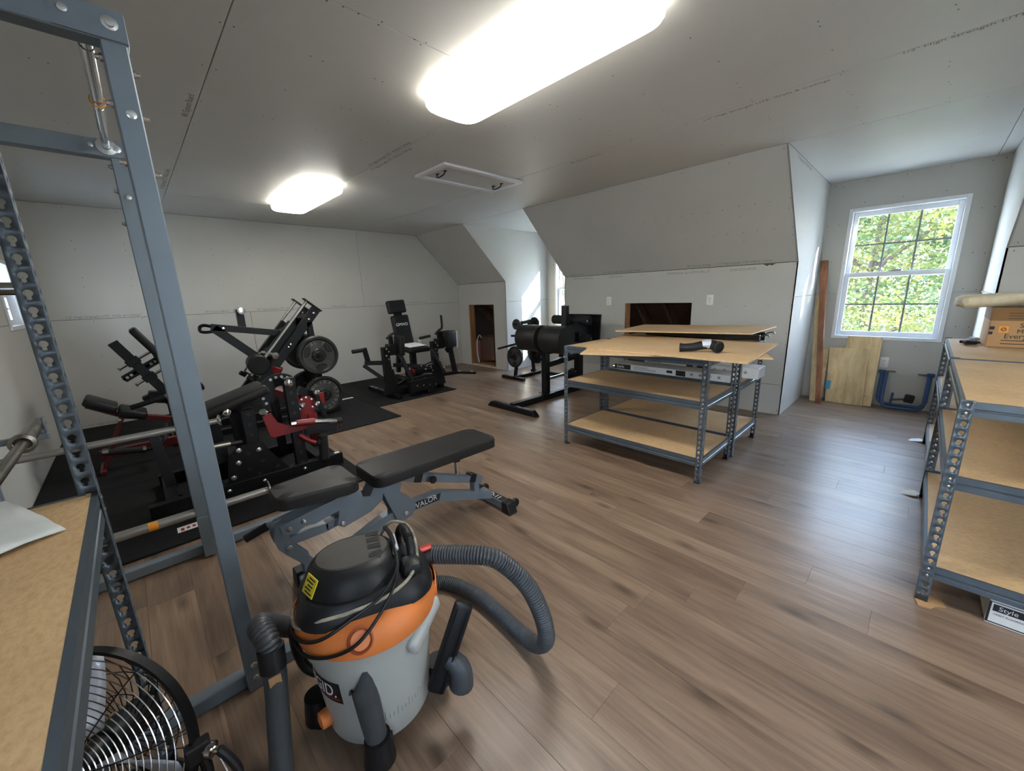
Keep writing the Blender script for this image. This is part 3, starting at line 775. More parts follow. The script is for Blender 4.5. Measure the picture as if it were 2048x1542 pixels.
wrap_light(-4.65, 1.545, 1.27, .36, 'small looking lit ceiling light above the black leg machines')
wrap_light(1.75, 1.545, 1.27, .36, 'lit ceiling light behind the viewer over the open floor')

# attic hatch --------------------------------------------------------------
hx0, hx1, hy0, hy1 = -3.40, -2.925, 2.11, 3.045
ht = thing('attic_hatch', 'white framed attic hatch with two dark pulls in the ceiling', 'hatch', ((hx0 + hx1) / 2, (hy0 + hy1) / 2, H))
mb = MB(); w = .055; zt = H - .020
mb.ab((hx0, hy0, zt), (hx1, hy0 + w, H), .003); mb.ab((hx0, hy1 - w, zt), (hx1, hy1, H), .003); mb.ab((hx0, hy0 + w, zt), (hx0 + w, hy1 - w, H), .003); mb.ab((hx1 - w, hy0 + w, zt), (hx1, hy1 - w, H), .003)
part('frame', mb, MAT['white_trim'], ht)
part('panel', MB().ab((hx0 + w, hy0 + w, H - .006), (hx1 - w, hy1 - w, H)), MAT['ceiling'], ht)
for y in (hy0 + .13, hy1 - .13):
    cx = (hx0 + hx1) / 2
    mb = MB(); z = H - .006
    mb.tube(catmull([(cx - .06, y, z), (cx - .055, y - .012, z - .03), (cx, y - .02, z - .042), (cx + .055, y - .012, z - .03), (cx + .06, y, z)], 5), .006, 8)
    mb.box((cx - .06, y, z - .003), (.03, .024, .008), None, .002); mb.box((cx + .06, y, z - .003), (.03, .024, .008), None, .002)
    part('pull_handle', mb, MAT['charcoal_steel'], ht)

# outdoors -----------------------------------------------------------------
struct('ground', MB().ab((-60, -60, -3.3), (60, 60, -3.1)), MAT['bounce_ground'])
def tree(x, y, h, r, label, leaf, n, seed, size=.13):
    rr = random.Random(seed); zg = -3.1
    t = thing('tree', label, 'tree', (x, y, zg), 'trees outside the window')
    mb = MB(); mb.tube(catmull([(x, y, zg), (x + .1, y, zg + h * .25), (x - .05, y + .1, zg + h * .5), (x + .05, y, zg + h * .85)], 4), [.2 * (1 - .75 * i / 12) for i in range(13)], 8)
    part('trunk', mb, MAT['trunk'], t)
    for k in range(7):
        a = rr.uniform(0, 2 * PI); z0 = zg + h * rr.uniform(.3, .65)
        e = V((x + math.cos(a) * r * .75, y + math.sin(a) * r * .75, z0 + h * rr.uniform(.1, .3)))
        part('branch', MB().tube(catmull([(x, y, z0), ((x + e.x) / 2, (y + e.y) / 2, (z0 + e.z) / 2 + .15), e], 4), [.06 * (1 - .085 * i) for i in range(9)], 6), MAT['trunk'], t)
    mb = MB(); bm = mb.bm
    for k in range(n):
        # clumps
        if k % 24 == 0:
            u = rr.uniform(-1, 1); a = rr.uniform(0, 2 * PI); q = rr.uniform(.25, 1) ** .5
            cc = V((x + r * q * math.cos(a) * math.sqrt(1 - u * u), y + r * q * math.sin(a) * math.sqrt(1 - u * u), zg + h * .58 + h * .42 * q * u))
        p = cc + V((rr.gauss(0, .28), rr.gauss(0, .28), rr.gauss(0, .16)))
        d = V((rr.uniform(-1, 1), rr.uniform(-1, 1), rr.uniform(-.6, .6))).normalized(); s = V((rr.uniform(-1, 1), rr.uniform(-1, 1), rr.uniform(-1, 1))).cross(d).normalized()
        L = size * rr.uniform(.7, 1.3)
        bm.faces.new([bm.verts.new(v) for v in (p, p + d * L * .5 + s * L * .35, p + d * L, p + d * L * .5 - s * L * .35)])
    me = bpy.data.meshes.new('foliage'); bm.to_mesh(me); bm.free(); me.transform(Matrix.Translation((-x, -y, -zg))); me.materials.append(MAT[leaf])
    o = bpy.data.objects.new('foliage', me); COL.objects.link(o); o.parent = t; o['kind'] = 'stuff'
tree(-1.0, 13.6, 8.0, 2.5, 'yellowing leafy tree close outside the window', 'leaf', 34000, 1, .095)
tree(-1.2, 20.5, 9.6, 3.4, 'broad green tree at the back of the yard', 'leaf2', 30000, 4, .12)
tree(-.35, 9.0, 4.4, 1.0, 'low bright bush like tree under the window view', 'leaf', 9000, 5, .06)
tree(-10.6, 13.5, 8.4, 2.8, 'green tree seen as a sliver through the far dormer window', 'leaf2', 6000, 3)
tree(6.3, 11.0, 9.6, 2.6, 'tall green tree to the east of the house', 'leaf2', 30000, 6, .22)
# ------------------------------------------------------------------ rubber mats
def mat_(lo, hi, z0, z1, label):
    return solo('rubber_mat', MB().ab((lo[0], lo[1], z0), (hi[0], hi[1], z1), .003), MAT['rubber'], label, 'mat', ((lo[0] + hi[0]) / 2, (lo[1] + hi[1]) / 2, z0), 'black rubber gym mats')
mat_((-5.92, -.715), (-4.09, 2.10), .0003, .012, 'black rubber mat under the plate loaded leg press')
mat_((-4.085, -.715), (-2.80, 1.14), .0003, .012, 'black rubber mat under the red armed curl machine')
mat_((-6.49, 2.105), (-4.68, 3.33), .0003, .012, 'black rubber mat under the seated hip machine')
mat_((-6.50, -.715), (-5.925, 2.10), .0003, .012, 'narrow black rubber mat strip along the end wall')
def sticker(lo, hi, z, label, lines=2):
    t = thing('paper_label', label, 'label', ((lo[0] + hi[0]) / 2, (lo[1] + hi[1]) / 2, z))
    part('sheet', MB().ab((lo[0], lo[1], z), (hi[0], hi[1], z + .0006)), MAT['paper'], t)
    mb = MB(); w = hi[0] - lo[0]; l = hi[1] - lo[1]
    rr = random.Random(int(lo[0] * -100))
    for i in range(5):
        y = lo[1] + l * (.1 + .17 * i)
        mb.ab((lo[0] + w * .3, y, z + .0006), (lo[0] + w * rr.uniform(.55, .85), y + l * .1, z + .0010))
    part('print', mb, MAT['letters_red'], t)
    return t
sticker((-3.02, -.015), (-2.945, .15), .0122, 'white printed label stuck to the edge of the black mat')
sticker((-5.46, 1.90), (-5.40, 2.08), .0122, 'white label strip on the black mat beside the iron plates')
sticker((-5.55, -.62), (-5.49, -.48), .0122, 'small white label on the mat by the corner wall')

# ------------------------------------------------------------------ keyhole shelving
def keyhole(th):
    r1, r2, c1, c2 = .0078, .0048, .0035, -.0075
    def hit(cy, r):
        d = (math.cos(th), math.sin(th)); b = d[1] * cy; q = r * r - cy * cy + b * b
        if q < 0: return 0
        return b + math.sqrt(q)
    return max(hit(c1, r1), hit(c2, r2), .002)
KH = [keyhole(2 * PI * k / 16) for k in range(16)]
def flange(mb, o, u, h, w=.038, start=0.0):
    """perforated strip: o bottom corner, u direction of the width"""
    bm = mb.bm; o = V(o); u = V(u); pitch = .0381; n = int(h / pitch); uz = V((0, 0, 1))
    def P(a, z): return bm.verts.new(o + u * a + uz * z)
    z0 = h - n * pitch
    if z0 > .001: bm.faces.new((P(0, 0), P(w, 0), P(w, z0), P(0, z0)))
    for i in range(n):
        zc = z0 + (i + .5) * pitch
        inn = []; out = []
        for k in range(16):
            a = 2 * PI * k / 16; c, s = math.cos(a), math.sin(a)
            inn.append(P(w * .52 + KH[k] * c, zc + KH[k] * s))
            m = max(abs(c), abs(s))
            out.append(P(w / 2 + w / 2 * c / m, zc + pitch / 2 * s / m))
        for k in range(16):
            k2 = (k + 1) % 16
            bm.faces.new((inn[k], inn[k2], out[k2], out[k]))
def shelf_unit(x0, x1, y0, y1, levels, hp, label, group='keyhole steel shelving units', bh=.058):
    t = thing('shelf_unit', label, 'shelving', ((x0 + x1) / 2, (y0 + y1) / 2, 0), group)
    for (x, sx) in ((x0, 1), (x1, -1)):
        for (y, sy) in ((y0, 1), (y1, -1)):
            mb = MB(); flange(mb, (x, y, .003), (sx, 0, 0), hp); flange(mb, (x, y, .003), (0, sy, 0), hp)
            bmesh.ops.remove_doubles(mb.bm, verts=mb.bm.verts[:], dist=1e-5)
            p = part('post', mb, MAT['shelf_steel'], t)
            md = p.modifiers.new('thick', 'SOLIDIFY'); md.thickness = .002; md.offset = 0
            part('foot', MB().ab((min(x - sx * .001, x + sx * .04), min(y - sy * .001, y + sy * .04), .0005), (max(x - sx * .001, x + sx * .04), max(y - sy * .001, y + sy * .04), .004)), MAT['black_plastic'], p)
    prof = [(0, 0), (0, -.026), (.005, -.030), (.005, -.034), (0, -.038), (0, -bh), (.022, -bh), (.022, -.014), (.012, -.014), (.012, 0)]
    riv = None
    for z in levels:
        e = .0025
        for (o, ux, ln, ext) in (((x0 + .002, y0 + e, z), (0, 1, 0), x1 - x0 - .004, (1, 0, 0)), ((x0 + .002, y1 - e, z), (0, -1, 0), x1 - x0 - .004, (1, 0, 0)),
                                 ((x0 + e, y0 + .024, z), (1, 0, 0), y1 - y0 - .048, (0, 1, 0)), ((x1 - e, y0 + .024, z), (-1, 0, 0), y1 - y0 - .048, (0, 1, 0))):
            n = V(ux).cross(V((0, 0, 1)))
            s = 1 if n.dot(V(ext)) > 0 else -1
            part('shelf_beam', MB().prism(prof, o, ux, (0, 0, 1), ln * s, center=False), MAT['shelf_steel'], t)
        part('shelf_board', MB().ab((x0 + .004, y0 + .004, z - .013), (x1 - .004, y1 - .004, z - .0005), .001), MAT['chip'], t)
        for (x, sx) in ((x0, 1), (x1, -1)):
            for (y, sy) in ((y0, 1), (y1, -1)):
                for dz in (-.014, -.046):
                    for (c, d) in (((x + sx * .019, y, z + dz), (0, -sy, 0)), ((x, y + sy * .019, z + dz), (-sx, 0, 0))):
                        mb = MB().lathe([(.0062, .0008), (.0062, .002), (.004, .0032), (0, .0035)], c, d, 10)
                        part('rivet', mb, MAT['bolt'], t)
    return t
shelf_unit(-2.135, -.930, 2.690, 3.295, (.185, .600, .903), .8995, 'grey keyhole shelf unit in mid room with loose boards heaped on top')
shelf_unit(-2.120, -.918, 3.335, 3.950, (.185, .610, .903), .8995, 'grey keyhole shelf unit between the board heaped unit and the knee wall')
shelf_unit(.152, .765, 2.249, 3.470, (.175, .590, .897), .90, 'grey keyhole shelf unit with bare wide worktop by the window dormer, empty shelves')
shelf_unit(.158, .771, 3.500, 4.715, (.175, .590, .897), .90, 'grey keyhole shelf unit carrying the open moving box')
shelf_unit(-1.402, -.18, -.715, -.130, (.90, 1.83), 1.86, 'tall grey keyhole shelf unit with white bubble mailer on its board', bh=.07)

# loose particle boards
def board(poly, z0, z1, label, name='loose_board'):
    return solo(name, MB().prism(poly, (0, 0, (z0 + z1) / 2), (1, 0, 0), (0, 1, 0), z1 - z0, .001), MAT['chip'], label, 'board', (sum(p[0] for p in poly) / len(poly), sum(p[1] for p in poly) / len(poly), z0), 'loose particle boards')
c, s = math.cos(math.radians(24)), math.sin(math.radians(24))
FLc = V((-1.715, 2.345))
board([(FLc.x, FLc.y), (FLc.x + 1.215 * c, FLc.y + 1.215 * s), (FLc.x + 1.215 * c - .60 * s, FLc.y + 1.215 * s + .60 * c), (FLc.x - .60 * s, FLc.y + .60 * c)], .9032, .9135, 'loose particle board turned askew under the largest loose board, corner over the front edge')
board([(-.660, 2.525), (-.728, 3.50), (-2.07, 3.60), (-1.815, 2.565)], .9138, .9255, 'largest loose particle board with the black vacuum elbow lying on it')
board([(-2.03, 3.34), (-.935, 3.60), (-.935, 4.36), (-2.12, 4.08)], .9730, .9845, 'loose particle board raised on dark bars behind the largest loose board')
for (x0_, x1_, y_) in ((-1.84, -.875, 3.60), (-1.9, -.90, 3.86)):
    zb_ = .9336 if y_ < 3.7 else .9034
    hb = thing('shelf_bar', 'dark steel bar under the raised loose board, %s' % ('hooked end showing' if y_ < 3.7 else 'hidden towards the knee wall'), 'bar', ((x0_ + x1_) / 2, y_, zb_))
    part('bar', MB().ab((x0_, y_ - .02, zb_), (x1_, y_ + .02, .9728), .002), MAT['black_steel'], hb)
    part('end_hook', MB().tube(catmull([(x1_, y_, .955), (x1_ + .03, y_ - .01, .972), (x1_ + .06, y_ - .015, .975), (x1_ + .07, y_ - .02, .96)], 4), .006, 6), MAT['steel_bare'], hb)

# vacuum elbow lying on the boards
t = thing('vacuum_elbow', 'black plastic vacuum elbow handle lying on the loose boards', 'vacuum attachment', (-1.0, 2.80, .9258))
z = .9258
mb = MB(); pts = catmull([(-1.135, 2.725, z + .030), (-1.07, 2.76, z + .034), (-1.01, 2.80, z + .048), (-.96, 2.815, z + .050), (-.915, 2.79, z + .036)], 5)
mb.tube(pts, [.026 + .010 * i / 20 for i in range(len(pts))], 16)
part('tube', mb, MAT['black_plastic'], t)
mb = MB().lathe([(.036, 0), (.041, .004), (.041, .018), (.036, .02), (.031, .0215), (.029, -.01), (0, -.012)], (-.925, 2.797, z + .0415), (.74, -.42, -.1), 18); part('collar', mb, MAT['black_plastic'], t)
part('collar', MB().lathe([(.026, 0), (.030, .003), (.030, .02), (.02, .021), (.018, .006), (0, .006)], (-1.125, 2.73, z + .031), (-.9, -.44, 0), 16), MAT['black_plastic'], t)
part('grip_tape', MB().tube([pts[9] + V((0, 0, .004)), pts[11] + V((0, 0, .004)), pts[14] + V((0, 0, .003))], [.031, .0335, .034], 16), MAT['silver_tag'], t, label='pale grey band at the elbow bend')

# flooring cartons
def carton(lo, hi, label, name='flooring_carton', face='y', mat='paper', txt=None):
    t = thing(name, label, 'box', ((lo[0] + hi[0]) / 2, (lo[1] + hi[1]) / 2, lo[2]))
    part('carton', MB().ab(lo, hi, .002), MAT[mat], t)
    L = hi[0] - lo[0]; hgt = hi[2] - lo[2]; y = lo[1] - .0004
    mb = MB(); mb.ab((lo[0], y, lo[2] + .006), (lo[0] + .17, y + .0003, hi[2] - .004)); mb.ab((lo[0] + L * .58, y, lo[2] + .006), (lo[0] + L * .66, y + .0003, hi[2] - .006)); mb.ab((lo[0] + L * .50, y, lo[2] + hgt * .35), (lo[0] + L * .55, y + .0003, hi[2] - hgt * .25))
    part('black_panel', mb, MAT['label_dark'], t)
    mb = MB()
    for k in range(3): mb.ab((lo[0] + .2, y, lo[2] + hgt * (.25 + .2 * k)), (lo[0] + .2 + (.22 if k < 2 else .14), y + .0003, lo[2] + hgt * (.30 + .2 * k)))
    for k in range(4):
        cx = lo[0] + L * (.71 + .07 * k); cz = lo[2] + hgt * .55
        mb.lathe([(.012, 0), (.014, 0), (.014, .0004), (.012, .0004)], (cx, y + .0002, cz), (0, -1, 0), 14); mb.ab((cx - .006, y - .0002, cz - .006), (cx + .006, y + .0002, cz + .004))
    part('printing', mb, MAT['letters_black'], t)
    if txt: part('lettering', text_mb('Style', .042, (lo[0] + .02, y - .0003, lo[2] + .018), (1, 0, 0), (0, 0, 1)), MAT['letters_white'], t)
    return t
carton((-2.03, 3.35, .6102), (-.99, 3.55, .668), 'long white flooring carton with black panels lying under the heaped boards', txt=1)
t = carton((-2.02, 3.60, .6102), (-.86, 3.80, .70), 'white flooring carton jutting past the shelf end under the boards', txt=1)
part('end_label', MB().ab((-.8598, 3.605, .615), (-.8594, 3.795, .694)), MAT['silver_tag'], t)
t = carton((.35, 2.27, .0008), (.62, 3.2, .105), 'grey and white flooring carton on the floor under the worktop shelf', txt=None)
part('label', MB().ab((.357, 2.2690, .012), (.60, 2.2694, .098)), MAT['paper'], t)
part('label_band', MB().ab((.362, 2.2684, .062), (.45, 2.2688, .092)), MAT['label_dark'], t)
part('lettering', text_mb('Style', .026, (.376, 2.2680, .069), (1, 0, 0), (0, 0, 1)), MAT['letters_white'], t)
part('small_print', text_mb('CREST FLOORING', .010, (.366, 2.2686, .045), (1, 0, 0), (0, 0, 1)), MAT['letters_black'], t)

# things on and about the window-side units
rr = random.Random(11)
def crumple(mb, amp, seed=1):
    q = random.Random(seed)
    for v in mb.bm.verts: v.co += V((q.uniform(-amp, amp), q.uniform(-amp, amp), q.uniform(-amp, amp)))
    return mb
bz = .8978
t = thing('moving_box', 'brown printed moving box stuffed open on the window-side shelf top', 'box', (.63, 4.41, bz))
bx0, bx1, by0, by1, bh_ = .33, .93, 4.20, 4.62, .262
part('carton', MB().ab((bx0, by0, bz), (bx1, by1, bz + bh_), .004), MAT['cardboard'], t)
part('top_band', MB().ab((bx0 - .001, by0 - .0015, bz + bh_ * .68), (bx1 + .001, by1, bz + bh_ + .001), .001), MAT['cardboard_dark'], t, label='darker brown printed band round the box top')
part('lettering', text_mb('SMALL', .040, (.46, by0 - .002, bz + .135), (1, 0, 0), (0, 0, 1)), MAT['print_black'], t)
part('lettering', text_mb('Moving Box', .036, (.453, by0 - .002, bz + .098), (1, 0, 0), (0, 0, 1)), MAT['print_black'], t)
part('lettering', text_mb('Every move', .044, (.403, by0 - .002, bz + .062), (1, 0, 0), (0, 0, 1)), MAT['print_black'], t)
mb = MB()
for k in range(2): mb.ab((.395, by0 - .0018, bz + .045 - .022 * k), (.565, by0 - .0014, bz + .050 - .022 * k))
for k in range(3): mb.ab((.405, by0 - .0022, bz + .192 + .017 * k), (.93, by0 - .0016, bz + .195 + .017 * k))
part('small_print', mb, MAT['print_black'], t)
part('logo_patch', MB().ab((.375, by0 - .0018, bz + .10), (.417, by0 - .0014, bz + .142)), MAT['orange_tag'], t)
part('logo_ring', MB().lathe([(.006, 0), (.013, 0), (.013, .0006), (.006, .0006)], (.396, by0 - .0018, bz + .121), (0, -1, 0), 14), MAT['cardboard_dark'], t)
part('code_marks', MB().ab((bx0 + .004, by0 - .0018, bz + .118), (bx0 + .026, by0 - .0012, bz + .14)).ab((bx0 + .004, by0 - .0018, bz + .085), (bx0 + .022, by0 - .0012, bz + .105)), MAT['print_black'], t)
t = thing('packing_foam', 'cream foam roll end poking out of the moving box top', 'packing', (.33, 4.40, bz + bh_))
mb = MB().box((.335, 4.40, bz + bh_ + .046), (.34, .16, .085), rotm(0, -4, 12), .03, 3); crumple(mb, .006, 3)
part('roll', mb, MAT['cardboard'] if 0 else plain('cream_foam', rgb(206, 192, 160), 0.8, noise=.1), t)
mb = MB().box((.70, 4.42, bz + bh_ + .034), (.34, .40, .05), rotm(0, 0, 2), .018, 2); crumple(mb, .006, 4)
solo('packing_paper', mb, MAT['mailer'], 'white packing foam sheet bulging over the moving box top', 'packing', (.70, 4.42, bz + bh_))
t = thing('plastic_bag', 'dark shiny plastic scraps beside the moving box', 'scrap', (.28, 4.30, bz))
mb = MB().box((.262, 4.26, bz + .021), (.07, .08, .02), rotm(0, 0, 20), .008, 2); crumple(mb, .009, 8); part('scrap', mb, MAT['black_plastic'], t)
mb = MB().box((.285, 4.40, bz + .026), (.05, .08, .03), rotm(0, 10, -20), .01, 2); crumple(mb, .008, 9); part('scrap', mb, MAT['silver_tag'], t)
for (p, lab, a) in (((.137, 4.73), 'torn white foam scrap by the far shelf leg', 20), ((.125, 3.46), 'curled white paper scrap by the middle shelf leg', -30)):
    mb = MB().prism([(-.06, -.03), (.03, -.045), (.055, 0), (.02, .04), (-.03, .03)], (p[0] - .02, p[1], .008), (1, 0, .18), (0, 1, .1), .006); crumple(mb, .003, 5)
    solo('paper_scrap', mb, MAT['paper'], lab, 'scrap', (p[0], p[1], 0))
mb = MB().prism([(.148, 2.262), (.163, 2.205), (.20, 2.212), (.215, 2.243), (.245, 2.262), (.232, 2.315), (.15, 2.31)], (0, 0, .0025), (1, 0, 0), (0, 1, 0), .0036); 
solo('cardboard_shim', mb, MAT['cardboard'], 'torn brown cardboard piece under the near worktop shelf leg', 'cardboard', (.19, 2.26, 0))
for (zc, y, lab) in (((.745, 3.42), 0, 'upper'), ((.31, 3.43), 0, 'lower')):
    solo('paper_tag', MB().ab((.146, 3.475, zc[0] - .07), (.150, 3.497, zc[0] + .06)), MAT['paper'], '%s white paper strip caught between the two window-side shelf units' % lab, 'paper', (.148, 3.486, zc[0]))

# bubble mailer on the tall unit
mb = MB()
n = 12
L0 = V((-1.235, -.155, .905)); 
g = [[None] * (n + 1) for _ in range(n + 1)]
for i in range(n + 1):
    for k in range(n + 1):
        u, w = i / n, k / n
        p = V((-1.185, -.172, 0)) + V((-.27, -.115, 0)) * u + V((.17, -.30, 0)) * w
        z = .903 + .022 * math.sin(PI * min(max(u, .04), .97)) ** .5 * (math.sin(PI * w) ** .5 if 0 < w < 1 else 0) + .012 * (1 - w) * math.sin(2.4 * u) + rr.uniform(0, .004)
        g[i][k] = mb.bm.verts.new((p.x, p.y, z))
for i in range(n):
    for k in range(n): mb.bm.faces.new((g[i][k], g[i + 1][k], g[i + 1][k + 1], g[i][k + 1]))
o = solo('bubble_mailer', mb, MAT['mailer'], 'white crinkled bubble mailer lying on the tall shelf board', 'mailer', (-1.22, -.36, .9))
md = o.modifiers.new('thick', 'SOLIDIFY'); md.thickness = .003; md.offset = -1

# ------------------------------------------------------------------ boards and tools in the window dormer
def leanboard(bl, br, tl, tr, th, mat, label, name='leaning_board', cat='board', holes=None):
    bl, br, tl, tr = map(V, (bl, br, tl, tr)); n = (br - bl).cross(tl - bl).normalized() * th
    mb = MB(); A = [mb.bm.verts.new(p) for p in (bl, br, tr, tl)]; B = [mb.bm.verts.new(p - n) for p in (bl, br, tr, tl)]
    mb.bm.faces.new(A); mb.bm.faces.new(B[::-1])
    for i in range(4): mb.bm.faces.new((A[i], A[(i + 1) % 4], B[(i + 1) % 4], B[i]))
    return solo(name, mb, MAT[mat], label, cat, (bl + br) / 2)
leanboard((-.66, 5.765, .003), (-.325, 5.745, .003), (-.70, 5.86, .63), (-.355, 5.86, .635), .012, 'ply', 'knotty plywood square leaning in front of the taller plywood sheet', 'plywood_sheet', 'plywood')
leanboard((-.60, 5.80, .003), (-.255, 5.785, .003), (-.555, 5.905, .765), (-.262, 5.905, .765), .012, 'ply', 'taller plywood sheet leaning on the wall under the window', 'plywood_sheet', 'plywood')
leanboard((-.728, 5.600, .003), (-.682, 5.592, .003), (-.905, 5.885, 1.62), (-.842, 5.885, 1.62), .035, 'brown_board', 'tall reddish brown board leaning in the dormer corner', 'leaning_board')
leanboard((-.80, 5.70, .003), (-.745, 5.69, .003), (-.905, 5.905, 1.225), (-.865, 5.905, 1.225), .016, 'pine', 'pale narrow board standing behind the reddish brown board', 'leaning_board')
leanboard((-.735, 5.695, .003), (-.69, 5.69, .003), (-.76, 5.88, .62), (-.705, 5.88, .62), .012, 'pine', 'short pale offcut at the foot of the reddish brown board', 'leaning_board')
solo('blue_tape', MB().box((-.655, 5.775, .20), (.045, .002, .10), rotm(-9, 0, 0)), MAT['blue_tape'], 'strip of blue tape on the edge of the knotty plywood square', 'tape', (-.655, 5.775, .2))
t = thing('blue_bar_clamp', 'blue tubular steel frame lying against the wall under the window', 'frame', (-.02, 5.78, 0))
for (k, yy, zz, dx) in ((0, 5.80, .055, 0), (1, 5.745, .035, .035)):
    xl, xr = -.215 + dx, .155 - dx * .3
    pts = [(xl, yy + .09, .40), (xl, yy + .05, .18), (xl + .005, yy + .01, zz + .05), (xl + .04, yy, zz + .003), (xl + .10, yy, zz), (0, yy, zz), (xr - .10, yy, zz), (xr - .04, yy, zz + .003), (xr - .005, yy + .01, zz + .05), (xr, yy + .05, .18), (xr, yy + .09, .385)]
    part('tube_frame', MB().tube(catmull(pts, 4), .016, 10), MAT['blue_steel'], t)
part('pin', MB().cyl((-.235, 5.87, .405), (-.11, 5.87, .405), .008, 8), MAT['steel_bare'], t)
part('pin', MB().cyl((.175, 5.87, .39), (.06, 5.87, .395), .008, 8), MAT['steel_bare'], t)
for x in (-.215, .155): part('collar', MB().box((x, 5.875, .395), (.06, .05, .035), None, .006), MAT['blue_steel'], t)
t = thing('hand_clamp', 'small black screw clamp resting on the blue tubular frame', 'clamp', (.0, 5.77, .07))
part('jaw', MB().box((.03, 5.765, .145), (.075, .06, .085), rotm(0, 8, 10), .012, 2), MAT['black_plastic'], t)
part('screw', MB().cyl((-.10, 5.765, .115), (.0, 5.765, .135), .010, 8), MAT['charcoal_steel'], t)
part('handle', MB().cyl((-.105, 5.765, .078), (-.10, 5.765, .19), .011, 8), MAT['blue_steel'], t)
# ------------------------------------------------------------------ grey power rack
t = thing('power_rack', 'tall silver grey power rack behind the bubble mailer shelf', 'rack', (-2.03, -.25, 0))
S_ = .05
def rackframe(x, left):
    for (y, r) in ((.097, 0), (-.535, 1)):
        u = part('upright', MB().ab((x - S_ / 2, y - S_ / 2, .0005 if not left else .013), (x + S_ / 2, y + S_ / 2, 2.0), .003), MAT['rack_steel'], t)
        for z in (.105, .05) + ((1.83,) if not r else ()):
            mb = MB().lathe([(.011, 0), (.011, .003), (.0075, .004), (.0075, .008), (0, .009)], (x + S_ / 2, y + .004, z if z > .06 else .053), (1, 0, 0), 12); part('bolt', mb, MAT['bolt'], u)
        for z in (1.955, 1.855, 1.72):
            for sg in (-1, 1):
                mb = MB().lathe([(.010, 0), (.010, .006), (.006, .007), (.006, .014), (0, .015)], (x, y + sg * S_ / 2, z - (.02 if sg > 0 else 0)), (0, sg, 0), 8); part('bolt', mb, MAT['bolt'], u)
    part('top_beam', MB().ab((x - .027, -.60, 1.985), (x + .027, .127, 2.055), .003), MAT['rack_steel'], t)
    br = part('corner_plate', MB().prism([(-.10, 0), (-.10, .055), (-.06, .066), (.028, .066), (.028, 0)], (x + .029, .097, 1.988), (0, 1, 0), (0, 0, 1), .004), MAT['rack_steel'], t)
    part('bolt', MB().lathe([(.016, 0), (.016, .003), (.010, .004), (.010, .011), (0, .012)], (x + .031, .097, 2.023), (1, 0, 0), 12), MAT['bolt'], br)
    part('bolt', MB().lathe([(.009, 0), (.009, .004), (0, .006)], (x + .031, .02, 2.025), (1, 0, 0), 10), MAT['bolt'], br)
    z0 = .013 if left else .0005
    part('base_rail', MB().ab((x - .032 - S_ / 2, -.64, z0), (x - .032 + S_ / 2, .62 if left else .23, z0 + .05), .003), MAT['rack_steel'], t)
rackframe(-1.50, 0); rackframe(-2.57, 1)
pb = part('pull_up_bar', MB().tube([(-1.53, .05, 2.015), (-2.545, .068, 2.028)], .0135, 12), MAT['chrome'], t)
part('sleeve', MB().tube([(-1.60, .051, 2.016), (-1.95, .058, 2.02)], .0155, 12), MAT['chrome'], pb)
part('sleeve', MB().tube([(-2.05, .059, 2.022), (-2.30, .063, 2.025)], .015, 12), MAT['chrome'], pb)
part('tie', MB().lathe([(.0185, -.004), (.022, 0), (.0185, .004)], (-2.0, .0585, 2.0215), (-1, .018, .013), 12), MAT['orange_tag'], pb)
part('flange', MB().lathe([(.034, 0), (.034, .006), (.014, .008)], (-2.541, .068, 2.027), (1, 0, 0), 14), MAT['bolt'], pb)
def safety(z, y0, y1, r, rf, lab, tag_=False):
    s = part(lab, MB().tube([(-2.57, y0, z), (-2.57, .09, z)], r, 16).tube([(-2.57, .122, z), (-2.57, y1, z)], r * .86, 16), MAT['tube_steel'], t)
    part('end_flange', MB().lathe([(r * .86, 0), (r, .004), (rf, .01), (rf, .018), (r * .7, .02), (0, .02)], (-2.57, y1 - .012, z), (0, 1, 0), 20), MAT['chrome'], s)
    part('collar', MB().lathe([(r * 1.35, 0), (r * 1.35, .016), (r, .02)], (-2.57, .1225, z), (0, 1, 0), 16), MAT['bolt'], s)
    if tag_: part('sticker', MB().lathe([(r + .0006, -.019), (r + .0006, .019)], (-2.57, -.095, z), (0, 1, 0), 24, -PI * .9, PI * .45), MAT['orange_tag'], s, label='orange price sticker')
safety(.265, -.60, .42, .0235, .056, 'safety_tube', True)
safety(.740, -.60, .255, .0165, .032, 'safety_tube')
part('bracket_plate', MB().ab((-2.537, .07, .012), (-2.531, .124, .245), .002), MAT['rack_steel'], t)
part('peg', MB().tube([(-2.57, -.60, 1.44), (-2.57, -.30, 1.44)], .026, 14), MAT['chrome'], t)
hk = MB().ab((-2.582, -.51, .81), (-2.558, -.335, .836), .003).ab((-2.582, -.344, .836), (-2.558, -.336, .905), .002)
part('bar_hook', hk, MAT['rack_steel'], t)
t = thing('barbell', 'rusty steel barbell resting across the grey power rack', 'barbell', (-2.2, -.37, .836))
zb = .862
part('shaft', MB().tube([(-2.33, -.37, zb), (-1.46, -.37, zb)], .0165, 14), MAT['steel_bare'], t)
part('collar', MB().lathe([(.026, 0), (.037, .004), (.037, .03), (.03, .032)], (-2.29, -.37, zb), (-1, 0, 0), 22), MAT['steel_bare'], t)
part('sleeve', MB().lathe([(.0, 0), (.0255, .001), (.0255, .36), (.022, .366), (0, .366)], (-2.315, -.37, zb), (-1, 0, 0), 18), MAT['steel_bare'], t)

